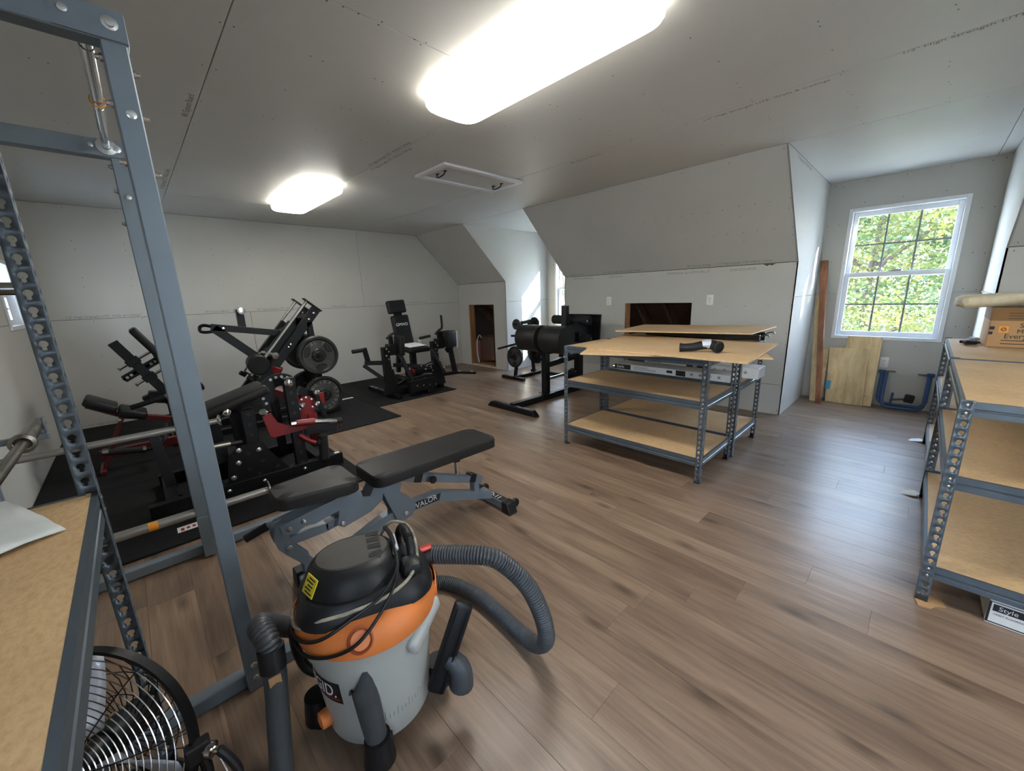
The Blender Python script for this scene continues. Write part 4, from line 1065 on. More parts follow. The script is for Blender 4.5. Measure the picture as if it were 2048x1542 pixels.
# ------------------------------------------------------------------ adjustable bench
t = thing('weight_bench', 'adjustable bench with black pads and silver grey frame beside the shop vacuum', 'bench', (-1.815, .95, 0))
XC = -1.815
def padmesh(y0, y1, w0, w1, zt0, zt1, th, xc=XC, rc=.05):
    """rounded pad: outline in (x, y) with corner radius, front width w0 and rear width w1, soft top edge"""
    mb = MB(); outline = []
    def corner(cx, cy, a0):
        for k in range(7):
            a = a0 + PI / 2 * k / 6; outline.append((cx + rc * math.cos(a), cy + rc * math.sin(a)))
    corner(w1 / 2 - rc, y1 - rc, 0); corner(-w1 / 2 + rc, y1 - rc, PI / 2); corner(-w0 / 2 + rc, y0 + rc, PI); corner(w0 / 2 - rc, y0 + rc, 1.5 * PI)
    ym = (y0 + y1) / 2
    rings = []
    for s, dz in ((.90, -th), (1.0, -th + .008), (1.0, -.014), (.985, -.005), (.95, 0), (.6, .002)):
        ring = []
        for (x, y) in outline:
            ins = (1 - s) * .14
            sx = x - math.copysign(min(ins, abs(x)), x); L = (y1 - y0) / 2; yy = y - ym; sy = yy - math.copysign(min(ins, abs(yy)), yy)
            zt = zt0 + (zt1 - zt0) * (sy + ym - y0) / (y1 - y0)
            ring.append(mb.bm.verts.new((xc + sx, ym + sy, zt + dz)))
        rings.append(ring)
    n = len(outline)
    for A, B in zip(rings, rings[1:]):
        for k in range(n): mb.bm.faces.new((A[k], A[(k + 1) % n], B[(k + 1) % n], B[k]))
    mb.bm.faces.new(rings[0][::-1]); mb.bm.faces.new(rings[-1])
    return mb
part('back_pad', padmesh(.70, 1.475, .27, .27, .527, .517, .064), MAT['vinyl_dusty'], t)
part('seat_pad', padmesh(.300, .635, .19, .27, .560, .552, .062), MAT['vinyl_dusty'], t)
part('spine', MB().prism([(y, z) for y, z in [(.40, .06), (.59, .19), (.76, .25), (.90, .270), (1.12, .258), (1.30, .185), (1.50, .110), (1.50, .058), (1.30, .13), (1.10, .205), (.90, .217), (.78, .20), (.61, .135), (.44, .01)]], (XC, 0, .0), (0, 1, 0), (0, 0, 1), .052, .002), MAT['rack_steel'], t)
fr = part('rear_foot_bar', MB().prism([(-.165, 0), (-.165, .05), (.165, .05), (.165, 0)], (XC, 1.525, .02), (1, 0, 0), (0, 0, 1), .060, .003), MAT['rack_steel'], t)
part('end_cap', MB().prism([(-.035, -.019), (.045, -.019), (.02, .055), (-.035, .055)], (XC + .155, 1.525, .02), (1, 0, 0), (0, 0, 1), .068, .004), MAT['black_plastic'], t)
part('end_cap', MB().prism([(.035, -.019), (-.045, -.019), (-.02, .055), (.035, .055)], (XC - .155, 1.525, .02), (1, 0, 0), (0, 0, 1), .068, .004), MAT['black_plastic'], t)
part('wheel', MB().lathe([(0, -.012), (.026, -.012), (.03, -.006), (.03, .006), (.026, .012), (0, .012)], (XC + .15, 1.585, .040), (1, 0, 0), 18), MAT['black_plastic'], t)
part('wheel', MB().lathe([(0, -.012), (.026, -.012), (.03, -.006), (.03, .006), (.026, .012), (0, .012)], (XC - .15, 1.585, .040), (1, 0, 0), 18), MAT['black_plastic'], t)
pl = part('name_plate', MB().box((XC + .02, 1.525, .0706), (.19, .052, .001)), MAT['label_dark'], t)
part('lettering', text_mb('DD-11', .042, (XC + .10, 1.535, .0722), (-1, .0, 0), (0, -1, 0), .0006, squash=1.0) if 0 else text_mb('DD-11', .052, (XC - .065, 1.507, .0714), (1, 0, 0), (0, 1, 0), .0006), MAT['letters_white'], pl)
# side plates of the back rest and seat carriage
for sx in (-1, 1):
    x = XC + sx * .034
    part('back_bracket', MB().prism([(.72, .455), (.86, .455), (.875, .40), (.86, .36), (.91, .31), (.945, .275), (.945, .235), (.92, .20), (.87, .19), (.83, .21), (.815, .26), (.79, .33), (.77, .40), (.72, .43)], (x, 0, 0), (0, 1, 0), (0, 0, 1), .006, .001), MAT['rack_steel'], t)
    part('seat_bracket', MB().prism([(.30, .425), (.60, .465), (.66, .45), (.665, .415), (.70, .405), (.72, .44), (.75, .455), (.775, .42), (.76, .36), (.70, .325), (.56, .30), (.53, .325), (.545, .365), (.55, .395), (.44, .375), (.40, .385), (.36, .365), (.31, .375)], (x + sx * .008, 0, 0), (0, 1, 0), (0, 0, 1), .006, .001), MAT['rack_steel'], t)
    part('front_post_plate', MB().prism([(.30, .43), (.345, .425), (.335, .38), (.333, .34), (.35, .305), (.41, .215), (.425, .13), (.40, .11), (.375, .12), (.372, .20), (.31, .28), (.285, .32), (.275, .37), (.285, .41)], (x + sx * .001, 0, 0), (0, 1, 0), (0, 0, 1), .006, .001), MAT['rack_steel'], t)
    for (y, z) in ((.335, .40), (.395, .41), (.325, .315), (.555, .325), (.40, .14), (.88, .235)):
        part('bolt', MB().lathe([(.012, 0), (.012, .004), (.008, .005), (.008, .010), (0, .011)], (x + sx * .012, y, z), (sx, 0, 0), 10), MAT['bolt'], t)
part('lower_link', MB().bar((XC, .315, .325), (XC, .50, .32), .04, .04).bar((XC, .49, .32), (XC, .56, .33), .04, .04), MAT['rack_steel'], t)
ff = part('front_foot_bar', MB().ab((XC - .15, .365, .03), (XC + .15, .42, .075), .003), MAT['rack_steel'], t)
for sx in (-1, 1): part('end_cap', MB().prism([(sx * -.05, -.029), (sx * .045, -.029), (sx * .018, .06), (sx * -.05, .06)], (XC + sx * .135, .392, .03), (1, 0, 0), (0, 0, 1), .07, .004), MAT['black_plastic'], t)
gh = part('grip_handle', MB().tube([(XC - .03, .33, .42), (XC - .05, .27, .40), (XC - .06, .20, .375)], .011, 10), MAT['rack_steel'], t)
part('grip', MB().tube([(XC - .048, .275, .402), (XC - .062, .19, .372)], .017, 12), MAT['foam_black'], gh)
st = part('adjust_strut', MB().bar((XC, .90, .425), (XC, 1.43, .215), .045, .045), MAT['rack_steel'], t)
for f in (.16, .86):
    p = V((XC, .90 + .53 * f, .425 - .2 * f)); part('stop_collar', MB().bar(p - V((0, .022, -.0083)), p + V((0, .022, -.0083)), .053, .053), MAT['black_plastic'], st)
part('knob', MB().cyl((XC + .02, 1.055, .365), (XC + .045, 1.055, .365), .008, 8).lathe([(0, 0), (.02, .002), (.022, .012), (.016, .02), (0, .022)], (XC + .045, 1.055, .365), (1, 0, 0), 14), MAT['black_plastic'], st)
ps = part('rear_post', MB().tube([(XC, 1.255, .285), (XC, 1.255, .43)], .016, 12), MAT['chrome'], t)
part('post_cap', MB().tube([(XC, 1.255, .395), (XC, 1.255, .445)], .024, 12), MAT['black_plastic'], ps)
part('rear_tab', MB().prism([(1.33, .45), (1.46, .45), (1.43, .415), (1.34, .405)], (XC, 0, 0), (0, 1, 0), (0, 0, 1), .06, .002), MAT['black_plastic'], t)
part('strut_lug', MB().ab((XC - .025, 1.36, .13), (XC + .025, 1.40, .25), .003), MAT['rack_steel'], t)
dcl = part('brand_label', MB().prism([(.93, .222), (1.10, .212), (1.115, .252), (.93, .263)], (XC + .0268, 0, .0), (0, 1, 0), (0, 0, 1), .0006), MAT['label_dark'], t)
part('lettering', text_mb('VALOR', .044, (XC + .0274, .948, .222), (0, 1, .02), (0, 0, 1), .0005), MAT['letters_white'], dcl)
part('lettering', text_mb('FITNESS', .013, (XC + .0274, 1.02, .2515), (0, 1, 0), (0, 0, 1), .0005), MAT['letters_white'], dcl)

# ------------------------------------------------------------------ shop vacuum
VC = V((-1.085, .385, 0))
t = thing('shop_vacuum', 'dusty orange, black and grey wet dry shop vacuum with coiled hose', 'vacuum', VC)
def pol(a, r, z): a = math.radians(a); return V((VC.x + r * math.cos(a), VC.y + r * math.sin(a), z))
part('drum', MB().lathe([(0, .06), (.150, .06), (.158, .07), (.163, .14), (.184, .36), (.192, .365), (.197, .415), (.200, .42), (.200, .435), (.19, .436), (0, .436)], VC, (0, 0, 1), 64), MAT['vac_grey'], t)
FA = -19.4
def wrapband(mb, r, a0, a1, z0, z1, n=24, skew=0.0):
    g = []
    for k in range(n + 1):
        a = a0 + (a1 - a0) * k / n; g.append((mb.bm.verts.new(pol(a, r(z0), z0)), mb.bm.verts.new(pol(a, r(z1), z1))))
    for A, B in zip(g, g[1:]): mb.bm.faces.new((A[0], B[0], B[1], A[1]))
    return mb
rz = lambda z: (.163 + (.184 - .163) * (z - .14) / .22) + .0008
# volume ticks, brand label
mb = MB()
for k in range(26):
    a = FA - 12 + 4.2 * k; wrapband(mb, lambda z: rz(z) + .0002, a, a + .35, .145, .165 if k % 3 else .178, 1)
part('scale_marks', mb, MAT['letters_black'], t)
lb = part('brand_label', wrapband(MB(), rz, FA - 96, FA - 36, .235, .315), MAT['label_dark'], t)
part('label_stripe', wrapband(MB(), lambda z: rz(z) + .0005, FA - 93, FA - 39, .245, .252), MAT['letters_red'], lb)
part('lettering', text_mb('RIDGID.', .058, (0, 0, 0), (1, 0, 0), (0, 1, 0), .0006, wrap=(V((VC.x, VC.y, .262)), rz(.285) + .0012, math.radians(FA - 93)), squash=.80), MAT['letters_white'], lb)
# orange lid: dome with skirt
part('lid', MB().lathe([(.197, .428), (.206, .424), (.208, .432), (.206, .452), (.199, .474), (.184, .493), (.160, .505), (0, .509)], VC, (0, 0, 1), 64), MAT['orange'], t)
for a in (FA + 88, FA - 112):
    mb = MB(); wrapband(mb, lambda z: .2105, a - 14, a + 14, .385, .47, 8)
    for k in (0, 1): wrapband(mb, lambda z: .2065, a - 14, a + 14, .385, .47, 8)
    lt = part('latch', mb, MAT['orange'], t)
    md = lt.modifiers.new('thick', 'SOLIDIFY'); md.thickness = .008
    part('latch_slot', wrapband(MB(), lambda z: .2155, a - 3, a + 1, .425, .465, 3), MAT['label_dark'], lt)
# grey drum handle bulge
c = pol(FA + 48, .192, .395)
R = rotm(0, 0, FA + 48)
part('drum_grip', MB().box(c, (.038, .165, .052), R @ rotm(16, 0, 0), .018, 3), MAT['vac_grey'], t)
# drain / blower plug
c = pol(FA - 10, .197, .475); nrm = V((math.cos(math.radians(FA - 10)), math.sin(math.radians(FA - 10)), .55)).normalized()
bt = part('plug_recess', MB().lathe([(.030, -.004), (.034, .004), (.030, .006), (.027, .001)], c, nrm, 28), MAT['brick_red'], t)
part('plug', MB().lathe([(.0, .004), (.024, .004), (.027, .0), (.027, -.004)], c, nrm, 28), MAT['orange'], bt)
# black motor base (skirt) and cover
HD = -.018
def blob(prof, cx, cy, ex, ey, rot, seg=48, pw=.75, zsh=0):
    mb = MB(); rings = []; cr, sr = math.cos(math.radians(rot)), math.sin(math.radians(rot))
    for (s, z) in prof:
        ring = []
        for k in range(seg):
            a = 2 * PI * k / seg; c_, s_ = math.cos(a), math.sin(a)
            x = math.copysign(abs(c_) ** pw, c_) * ex * s; y = math.copysign(abs(s_) ** pw, s_) * ey * s
            ring.append(mb.bm.verts.new((cx + x * cr - y * sr, cy + x * sr + y * cr, z + HD)))
        rings.append(ring)
    for A, B in zip(rings, rings[1:]):
        for k in range(seg): mb.bm.faces.new((A[k], A[(k + 1) % seg], B[(k + 1) % seg], B[k]))
    mb.bm.faces.new(rings[0][::-1]); mb.bm.faces.new(rings[-1]); return mb
RT = FA + 90            # local x axis runs across the view, towards the hose port
part('motor_skirt', blob([(1.16, .508), (1.13, .530), (1.02, .555), (.97, .562)], VC.x, VC.y, .168, .135, RT, pw=.62), MAT['black_plastic'], t)
cvx, cvy = pol(FA + 180, .012, 0).x, pol(FA + 180, .012, 0).y
def loc(x, y, z):
    a = math.radians(RT); z = z; return V((cvx + x * math.cos(a) - y * math.sin(a), cvy + x * math.sin(a) + y * math.cos(a), z + HD))
cvo = loc(-.028, .0, 0)
cv = part('motor_cover', blob([(1.06, .540), (1.03, .560), (.98, .580), (.91, .598), (.81, .613), (.68, .623), (.3, .627)], cvo.x, cvo.y, .140, .130, RT, pw=.92), MAT['black_plastic'], t)
part('cover_cap', blob([(1.0, .605), (1.0, .619), (.95, .628), (.6, .633)], cvo.x, cvo.y, .106, .080, RT, pw=.95), plain('dusty_black_plastic', rgb(62, 60, 55), .6, noise=.3, nscale=8), t)
zt = .6335
for r_ in range(4):
    for k in range(4):
        p = loc(.034, -.058 + .036 * r_ + .0062 * k, zt + .0004 - (.0025 if r_ in (0, 3) else 0)); mb = MB().box(p, (.038, .0034, .0016), rotm(0, 0, RT)); part('vent_slot', mb, MAT['label_dark'], cv)
ylp = loc(-.138, -.058, .622)
def frameR(n):
    d_, s_, u_ = frame(n, (0, 0, 1)); return Matrix((u_, s_, d_)).transposed()
yl = part('warning_label', MB().box(loc(-.146, -.056, .590), (.050, .056, .003), frameR(loc(-.80, -.40, .50) - loc(0, 0, 0))), MAT['yellow'], cv)
RY = frameR(loc(-.80, -.40, .50) - loc(0, 0, 0))
for k in range(5):
    part('label_print', MB().box(loc(-.146, -.056, .590) + RY @ V((-.018 + .009 * k, .004 if k % 2 else -.003, .0017)), (.004, .036 - .004 * (k % 3), .0006), RY), MAT['letters_black'], yl)
# carry handle, switch panel
hb = loc(.118, .012, 0)
hd = part('carry_handle', MB().tube(catmull([loc(.112, .085, .55), loc(.120, .072, .605), loc(.130, .050, .632), loc(.137, .01, .634), loc(.139, -.03, .608), loc(.137, -.066, .555)], 5), .013, 12), MAT['black_plastic'], t)
for k in range(9):
    f = k / 8; p = loc(.131 + .007 * f, .043 - .055 * f, .634 - .010 * f * f); q = loc(.132 + .007 * f, .038 - .055 * f, .634 - .010 * f * f)
    part('grip_rib', MB().tube([p, q], .0155, 12), MAT['black_plastic'], hd)
part('handle_root', MB().box(loc(.130, -.075, .562), (.06, .07, .07), rotm(0, 0, RT), .02, 2), MAT['black_plastic'], t)
swp = part('switch_panel', MB().box(loc(.088, -.002, 0.605), (.010, .085, .045), rotm(0, 0, RT) @ rotm(0, 35, 0), .003), MAT['silver_tag'], t)
part('lettering', text_mb('O = I II', .022, loc(.0955, -.036, 0.598), loc(0, 1, 0) - loc(0, 0, 0), (loc(-.57, 0, .82) - loc(0, 0, 0)), .0008), MAT['letters_black'], swp)
# hose port, red latch
pd = (loc(1, .12, 0) - loc(0, 0, 0)).normalized()
pp = loc(.155, .03, .500)
po = part('hose_port', MB().tube([loc(.10, .02, .49), pp, pp + pd * .075 + V((0, 0, .008))], [.034, .034, .030], 18), MAT['black_plastic'], t)
part('red_latch', MB().box(pp + pd * .025 + V((0, 0, .040)), (.075, .026, .012), rotm(0, 0, RT + 8), .006, 2), MAT['latch_red'], po)
part('port_block', MB().box(loc(.150, .02, .47), (.05, .10, .06), rotm(0, 0, RT), .012, 2), MAT['orange'], t)
# corrugated hose: up and over, looping back along the floor
h0 = pp + pd * .06 + V((0, 0, .008))
hp = [h0, V((-.905, .705, .510)), V((-.855, .757, .475)), V((-.80, .81, .385)), V((-.772, .848, .26)), V((-.778, .872, .14)), V((-.845, .885, .062)), V((-.96, .90, .034)), V((-1.10, .91, .033)), V((-1.24, .905, .033)), V((-1.40, .85, .034)), V((-1.50, .70, .038)), V((-1.49, .46, .06)), V((-1.40, .26, .20)), V((-1.30, .15, .36)), V((-1.215, .115, .435)), V((-1.155, .118, .43)), V((-1.135, .12, .385))]
def resample(path, step):
    out = [path[0]]; need = step
    for a, b in zip(path, path[1:]):
        L = (b - a).length; pos = 0
        while L - pos >= need:
            pos += need; out.append(a.lerp(b, pos / L)); need = step
        need -= L - pos
    return out
path2 = resample(catmull(hp, 30), .0034)
rs = [.0285 + (.0028, .0028, -.0028)[k % 3] for k in range(len(path2))]
part('hose', MB().tube(path2, rs, 14), MAT['hose'], t, sharp=60)
# wand hanging on the hose end
wd = part('wand', MB().tube([(-1.135, .12, .40), (-1.128, .118, .33), (-1.07, .075, .003)], [.031, .0295, .0295], 18), MAT['hose'], t)
part('wand_cuff', MB().tube([(-1.138, .121, .415), (-1.127, .117, .355)], .034, 18), MAT['black_plastic'], wd)
part('paper_tag', MB().box((-1.098, .112, .338), (.003, .030, .036), rotm(0, 12, -5)), MAT['cardboard'], wd, label='torn tan sticker on the wand')
# casters and tool posts
for a in (FA - 8, FA + 82, FA + 172, FA - 98):
    p = pol(a, .19, 0); q = pol(a, .14, 0)
    cf = part('caster_foot', MB().bar(q + V((0, 0, .085)), p + V((0, 0, .075)), .075, .05, (0, 0, 1), .014).tube([p + V((0, 0, .05)), p + V((0, 0, .135))], [.045, .036], 18), MAT['black_plastic'], t)
    u = V((math.sin(math.radians(a)), -math.cos(math.radians(a)), 0))
    part('caster_wheel', MB().lathe([(0, -.013), (.020, -.013), (.024, -.008), (.024, .008), (.020, .013), (0, .013)], p + V((0, 0, .0245)), u, 18), MAT['black_plastic'], cf)
# dark side brackets on the drum
a = FA - 108
part('tool_bracket', MB().tube(catmull([pol(a, .19, .40), pol(a - 2, .235, .37), pol(a - 4, .25, .28), pol(a - 2, .225, .20), pol(a, .17, .17)], 5), .015, 10), MAT['black_plastic'], t)
part('drain_cap', MB().lathe([(0, 0), (.024, .0), (.026, .01), (.024, .03), (.012, .034), (0, .034)], pol(FA - 70, .158, .125), (math.cos(math.radians(FA - 70)), math.sin(math.radians(FA - 70)), 0), 16), MAT['orange'], t)
# power cord wound round the lid
def lidr(z): return {0: .212}.get(0) if z <= .46 else .212 - (z - .46) * .42
def cp(a, z, e=.006):
    T = [(.42, .210), (.432, .209), (.452, .207), (.474, .200), (.493, .186), (.505, .172), (.53, .165), (.56, .15)]
    for (z0, r0), (z1, r1) in zip(T, T[1:]):
        if z0 <= z <= z1: return pol(FA + a, r0 + (r1 - r0) * (z - z0) / (z1 - z0) + e, z)
    return pol(FA + a, .16 + e, z)
dc = plain('dusty_cord', rgb(150, 142, 126), .6, noise=.4, nscale=40)
part('cord', MB().tube(catmull([loc(.06, .12, .575), loc(.10, .085, .640), loc(.150, .03, .635), loc(.155, -.05, .592), loc(.122, -.118, .572), loc(.05, -.158, .560), loc(-.05, -.160, .548), loc(-.13, -.140, .535), cp(-62, .488, .012), cp(-80, .470), cp(-105, .462), cp(-140, .465), cp(-180, .47)], 8), .0050, 8), dc, t)
part('cord', MB().tube(catmull([loc(.075, .07, .636), loc(.088, .0, .630), loc(.085, -.10, .597), loc(.03, -.158, .566), loc(-.05, -.172, .535), cp(-38, .488, .014), cp(-58, .462, .008), cp(-80, .446), cp(-100, .441), cp(-125, .445)], 8), .0046, 8), MAT['black_plastic'], t)
part('cord', MB().tube(catmull([loc(.080, .075, .634), loc(.093, .01, .629), loc(.090, -.09, .597), loc(.060, -.155, .564), cp(-2, .500, .018), cp(-16, .468, .010), cp(-35, .442), cp(-55, .428), cp(-78, .425), cp(-100, .430)], 8), .0046, 8), MAT['black_plastic'], t)
# crevice tool standing in the front caster post
tp = pol(FA - 8, .19, 0)
ct = thing('crevice_tool', 'dark grey angled crevice tool standing in the vacuum front foot', 'vacuum attachment', tp + V((0, 0, .135)))
mb = MB(); rings = []
ax0 = tp + V((0, 0, .10)); ax1 = tp + V((-.030, -.012, .345))
sd = V((math.sin(math.radians(-FA)) * 1, math.cos(math.radians(-FA)), 0)); fd = V((math.cos(math.radians(FA)), math.sin(math.radians(FA)), 0)); sd = V((-fd.y, fd.x, 0))
for f, w_, d_ in ((0, .030, .030), (.25, .031, .027), (.5, .033, .022), (.8, .034, .020), (1.0, .034, .019)):
    ring = []
    for k in range(18):
        a = 2 * PI * k / 18; ex = math.cos(a) * w_; c_ = ax0.lerp(ax1, f)
        dz = (ex / .034) * .060 * (1 if f == 1.0 else 0)
        ring.append(mb.bm.verts.new(c_ + sd * ex + fd * math.sin(a) * d_ + V((0, 0, dz))))
    rings.append(ring)
for A, B in zip(rings, rings[1:]):
    for k in range(18): mb.bm.faces.new((A[k], A[(k + 1) % 18], B[(k + 1) % 18], B[k]))
mb.bm.faces.new(rings[0][::-1])
o = part('tube', mb, MAT['hose'], ct, sharp=60)
md = o.modifiers.new('thick', 'SOLIDIFY'); md.thickness = .003
# floor nozzle standing on the side caster post
tp = pol(FA + 82, .19, 0)
ft = thing('floor_nozzle', 'black vacuum floor nozzle standing upright beside the vacuum drum', 'vacuum attachment', (-.90, .54, .0))
part('neck', MB().tube(catmull([(-.868, .560, .135), (-.866, .562, .165), (-.872, .560, .195), (-.884, .552, .215), (-.90, .545, .225)], 5), [.040, .040, .039, .038, .037, .036, .036, .036, .035, .035, .034, .034, .033, .032, .031, .031, .03, .03, .03, .03, .03], 16), MAT['hose'], ft)
hd_ = V((.025, .11, .26)).normalized(); c_ = V((-.900, .550, .265)); nv = V((.75, -.62, .2)); nv = (nv - hd_ * nv.dot(hd_)).normalized(); sv = hd_.cross(nv)
R = Matrix((nv, hd_, sv)).transposed()
part('head', MB().box(c_, (.036, .30, .060), R, .012, 2), MAT['black_plastic'], ft)
for s_ in (-1, 1): part('squeegee', MB().box(c_ + nv * .019 + sv * s_ * .018, (.014, .27, .005), R), MAT['rubber'], ft)

# ------------------------------------------------------------------ floor fan
fc = V((-1.262, -.262, .286)); fn_ = V((.69, -.62, .26)).normalized()
pa = V((.647, .748, 0)); pa = (pa - fn_ * pa.dot(fn_)).normalized(); pb_ = fn_.cross(pa)
t = thing('floor_fan', 'round black wire cage floor fan under the tall shelf unit', 'fan', (fc.x, fc.y, 0))
RF = .255
def ringpts(r, h, n=56): return [fc + fn_ * h + (pa * math.cos(2 * PI * k / n) + pb_ * math.sin(2 * PI * k / n)) * r for k in range(n)]
part('rim', MB().lathe([(RF - .004, -.012), (RF + .004, -.012), (RF + .004, .012), (RF - .004, .012), (RF - .004, -.012)], fc, fn_, 72), MAT['black_steel'], t)
dome = lambda r: .055 * (1 - (r / RF) ** 4)
back = lambda r: -.085 * (1 - (r / RF) ** 6)
mb = MB()
for k in range(15): mb.tube(ringpts(.05 + .0135 * k, dome(.05 + .0135 * k)), .0014, 5, closed=True)
part('front_guard', mb, MAT['chrome'], t)
mb = MB()
for k in range(8):
    a = 2 * PI * (k + .3) / 8; d = pa * math.cos(a) + pb_ * math.sin(a)
    mb.tube([fc + d * r + fn_ * (dome(r) + .002) for r in (.03, .08, .13, .18, .22, .254)], .0016, 5)
part('front_spokes', mb, MAT['black_steel'], t)
mb = MB()
for k in range(30):
    a = 2 * PI * k / 30
    mb.tube([fc + (pa * math.cos(a + 1.1 * (r / RF)) + pb_ * math.sin(a + 1.1 * (r / RF))) * r + fn_ * back(r) for r in (.05, .09, .13, .17, .21, .24, .254)], .0014, 5)
for r in (.09, .15, .21, .245): mb.tube(ringpts(r, back(r)), .0014, 5, closed=True)
part('rear_guard', mb, MAT['black_steel'], t)
part('hub', MB().lathe([(0, .02), (.02, .018), (.03, 0), (.03, -.03), (0, -.03)], fc, fn_, 24), MAT['black_plastic'], t)
part('badge', MB().lathe([(.0, .06), (.045, .06), (.048, .055), (.0, .055)], fc, fn_, 24), MAT['silver_tag'], t)
part('motor', MB().lathe([(0, -.03), (.04, -.035), (.045, -.06), (.045, -.14), (.04, -.15), (0, -.155)], fc, fn_, 24), MAT['black_plastic'], t)
for k in range(3):
    a0 = 2 * PI * k / 3 + 1.83; mb = MB(); g = []
    for i in range(7):
        r = .04 + .19 * i / 6; row = []
        for q in range(6):
            a = a0 + (q / 5 - .5) * (.48 + .1 * math.sin(PI * i / 6)); h = (q / 5 - .5) * .06
            row.append(mb.bm.verts.new(fc + (pa * math.cos(a) + pb_ * math.sin(a)) * r + fn_ * (h - .01)))
        g.append(row)
    for A, B in zip(g, g[1:]):
        for q in range(5): mb.bm.faces.new((A[q], A[q + 1], B[q + 1], B[q]))
    o = part('blade', mb, MAT['silver_tag'], t); md = o.modifiers.new('thick', 'SOLIDIFY'); md.thickness = .0015
# yoke stand
pr = fc + pa * (RF + .012); pl_ = fc - pa * (RF + .012)
part('yoke', MB().tube(catmull([pr, pr + V((.0, .0, -.10)), V((pr.x - .06, pr.y - .07, .03)), V((fc.x, fc.y, .016)), V((pl_.x + .06, pl_.y + .07, .03)), pl_ + V((0, 0, -.10)), pl_], 6), .012, 10), MAT['black_steel'], t)
part('base', MB().tube(catmull([V((fc.x, fc.y, .0125)) + V((math.cos(a), math.sin(a), 0)) * .17 for a in [2 * PI * k / 12 for k in range(12)]], 3, True), .012, 8, closed=True), MAT['black_steel'], t)
part('pivot_block', MB().box(pr - pa * .004, (.03, .05, .05), None, .004), MAT['black_plastic'], t)
kn = part('tilt_knob', MB().tube([pr, pr + pa * .045], .0075, 10).lathe([(.0, 0), (.016, 0), (.018, .004), (.018, .014), (.012, .016), (0, .016)], pr + pa * .018, pa, 14), MAT['chrome'], t)
e0 = pr + pa * .045
part('crank', MB().tube(catmull([e0, e0 + pa * .02 + V((0, 0, -.03)), e0 + pa * .035 + V((0, 0, -.07)), e0 + pa * .03 + V((0, 0, -.10))], 5), .010, 10), MAT['black_plastic'], kn)
part('threaded_rod', MB().tube([e0 - pa * .008, e0 + pa * .014 + V((.01, 0, -.095))], .003, 8), MAT['bolt'], kn)
part('wing_nut', MB().lathe([(.006, 0), (.026, .003), (.028, .012), (.02, .018), (.006, .02)], e0 + pa * .012 + V((.01, 0, -.115)), (.1, .1, 1), 18, 0, PI * 1.3), MAT['silver_tag'], kn)
# ------------------------------------------------------------------ iron plates
def iron_plate(c, axis, r, th, label, holes=3, text=None, rim='plate_iron', group='iron weight plates'):
    c = V(c); d, a, b = frame(axis, (0, 0, 1))
    t = thing('weight_plate', label, 'weight plate', c - V((0, 0, r)), group)
    h = th / 2
    part('disc', MB().lathe([(.026, -h), (r * .3, -h), (r * .36, -h * .4), (r * .80, -h * .4), (r * .86, -h), (r * .97, -h), (r, -h * .6), (r, h * .6), (r * .97, h), (r * .86, h), (r * .80, h * .4), (r * .36, h * .4), (r * .3, h), (.026, h), (.026, -h)], c, axis, 48), MAT[rim], t)
    part('face', MB().lathe([(r * .37, 0), (r * .79, 0), (r * .79, .0012), (r * .37, .0012), (r * .37, 0)], c + d * h * .4, axis, 40), MAT['plate_face'], t)
    part('hub_ring', MB().lathe([(.028, 0), (r * .20, 0), (r * .18, .004), (.028, .004)], c + d * h, axis, 28), MAT[rim], t)
    if holes:
        for k in range(3):
            an = 2 * PI * k / 3 + PI / 2 + .95
            p = c + (a * math.cos(an) + b * math.sin(an)) * r * .60 + d * (h * .4 + .0022)
            rd = (a * math.cos(an) + b * math.sin(an)); tn = d.cross(rd)
            mb = MB(); q = []
            for i in range(14):
                g = 2 * PI * i / 14; q.append((math.cos(g) * r * .24, math.sin(g) * r * .10))
            mb.prism(q, p, tn, rd, .003); part('grip_slot', mb, MAT['label_dark'], t)
            mb = MB(); mb.tube([p + tn * r * .27 * math.cos(2 * PI * i / 16) + rd * r * .13 * math.sin(2 * PI * i / 16) for i in range(16)], .005, 6, closed=True)
            part('grip_rim', mb, MAT[rim], t)
    if text:
        for (s, a0, sz) in text:
            L = len(s)
            for i, chh in enumerate(s):
                if chh == ' ': continue
                an = math.radians(a0) - (i - (L - 1) / 2) * sz * .88 / (r * .66)
                rd = a * math.cos(an) + b * math.sin(an); tn = rd.cross(d)
                if a.cross(b).dot(d) < 0: pass
                mb = text_mb(chh, sz, c + rd * (r * .60) + d * (h * .4 + .002), tn, rd, .001, align='CENTER'); part('lettering', mb, MAT['plate_letters'], t)
    return t
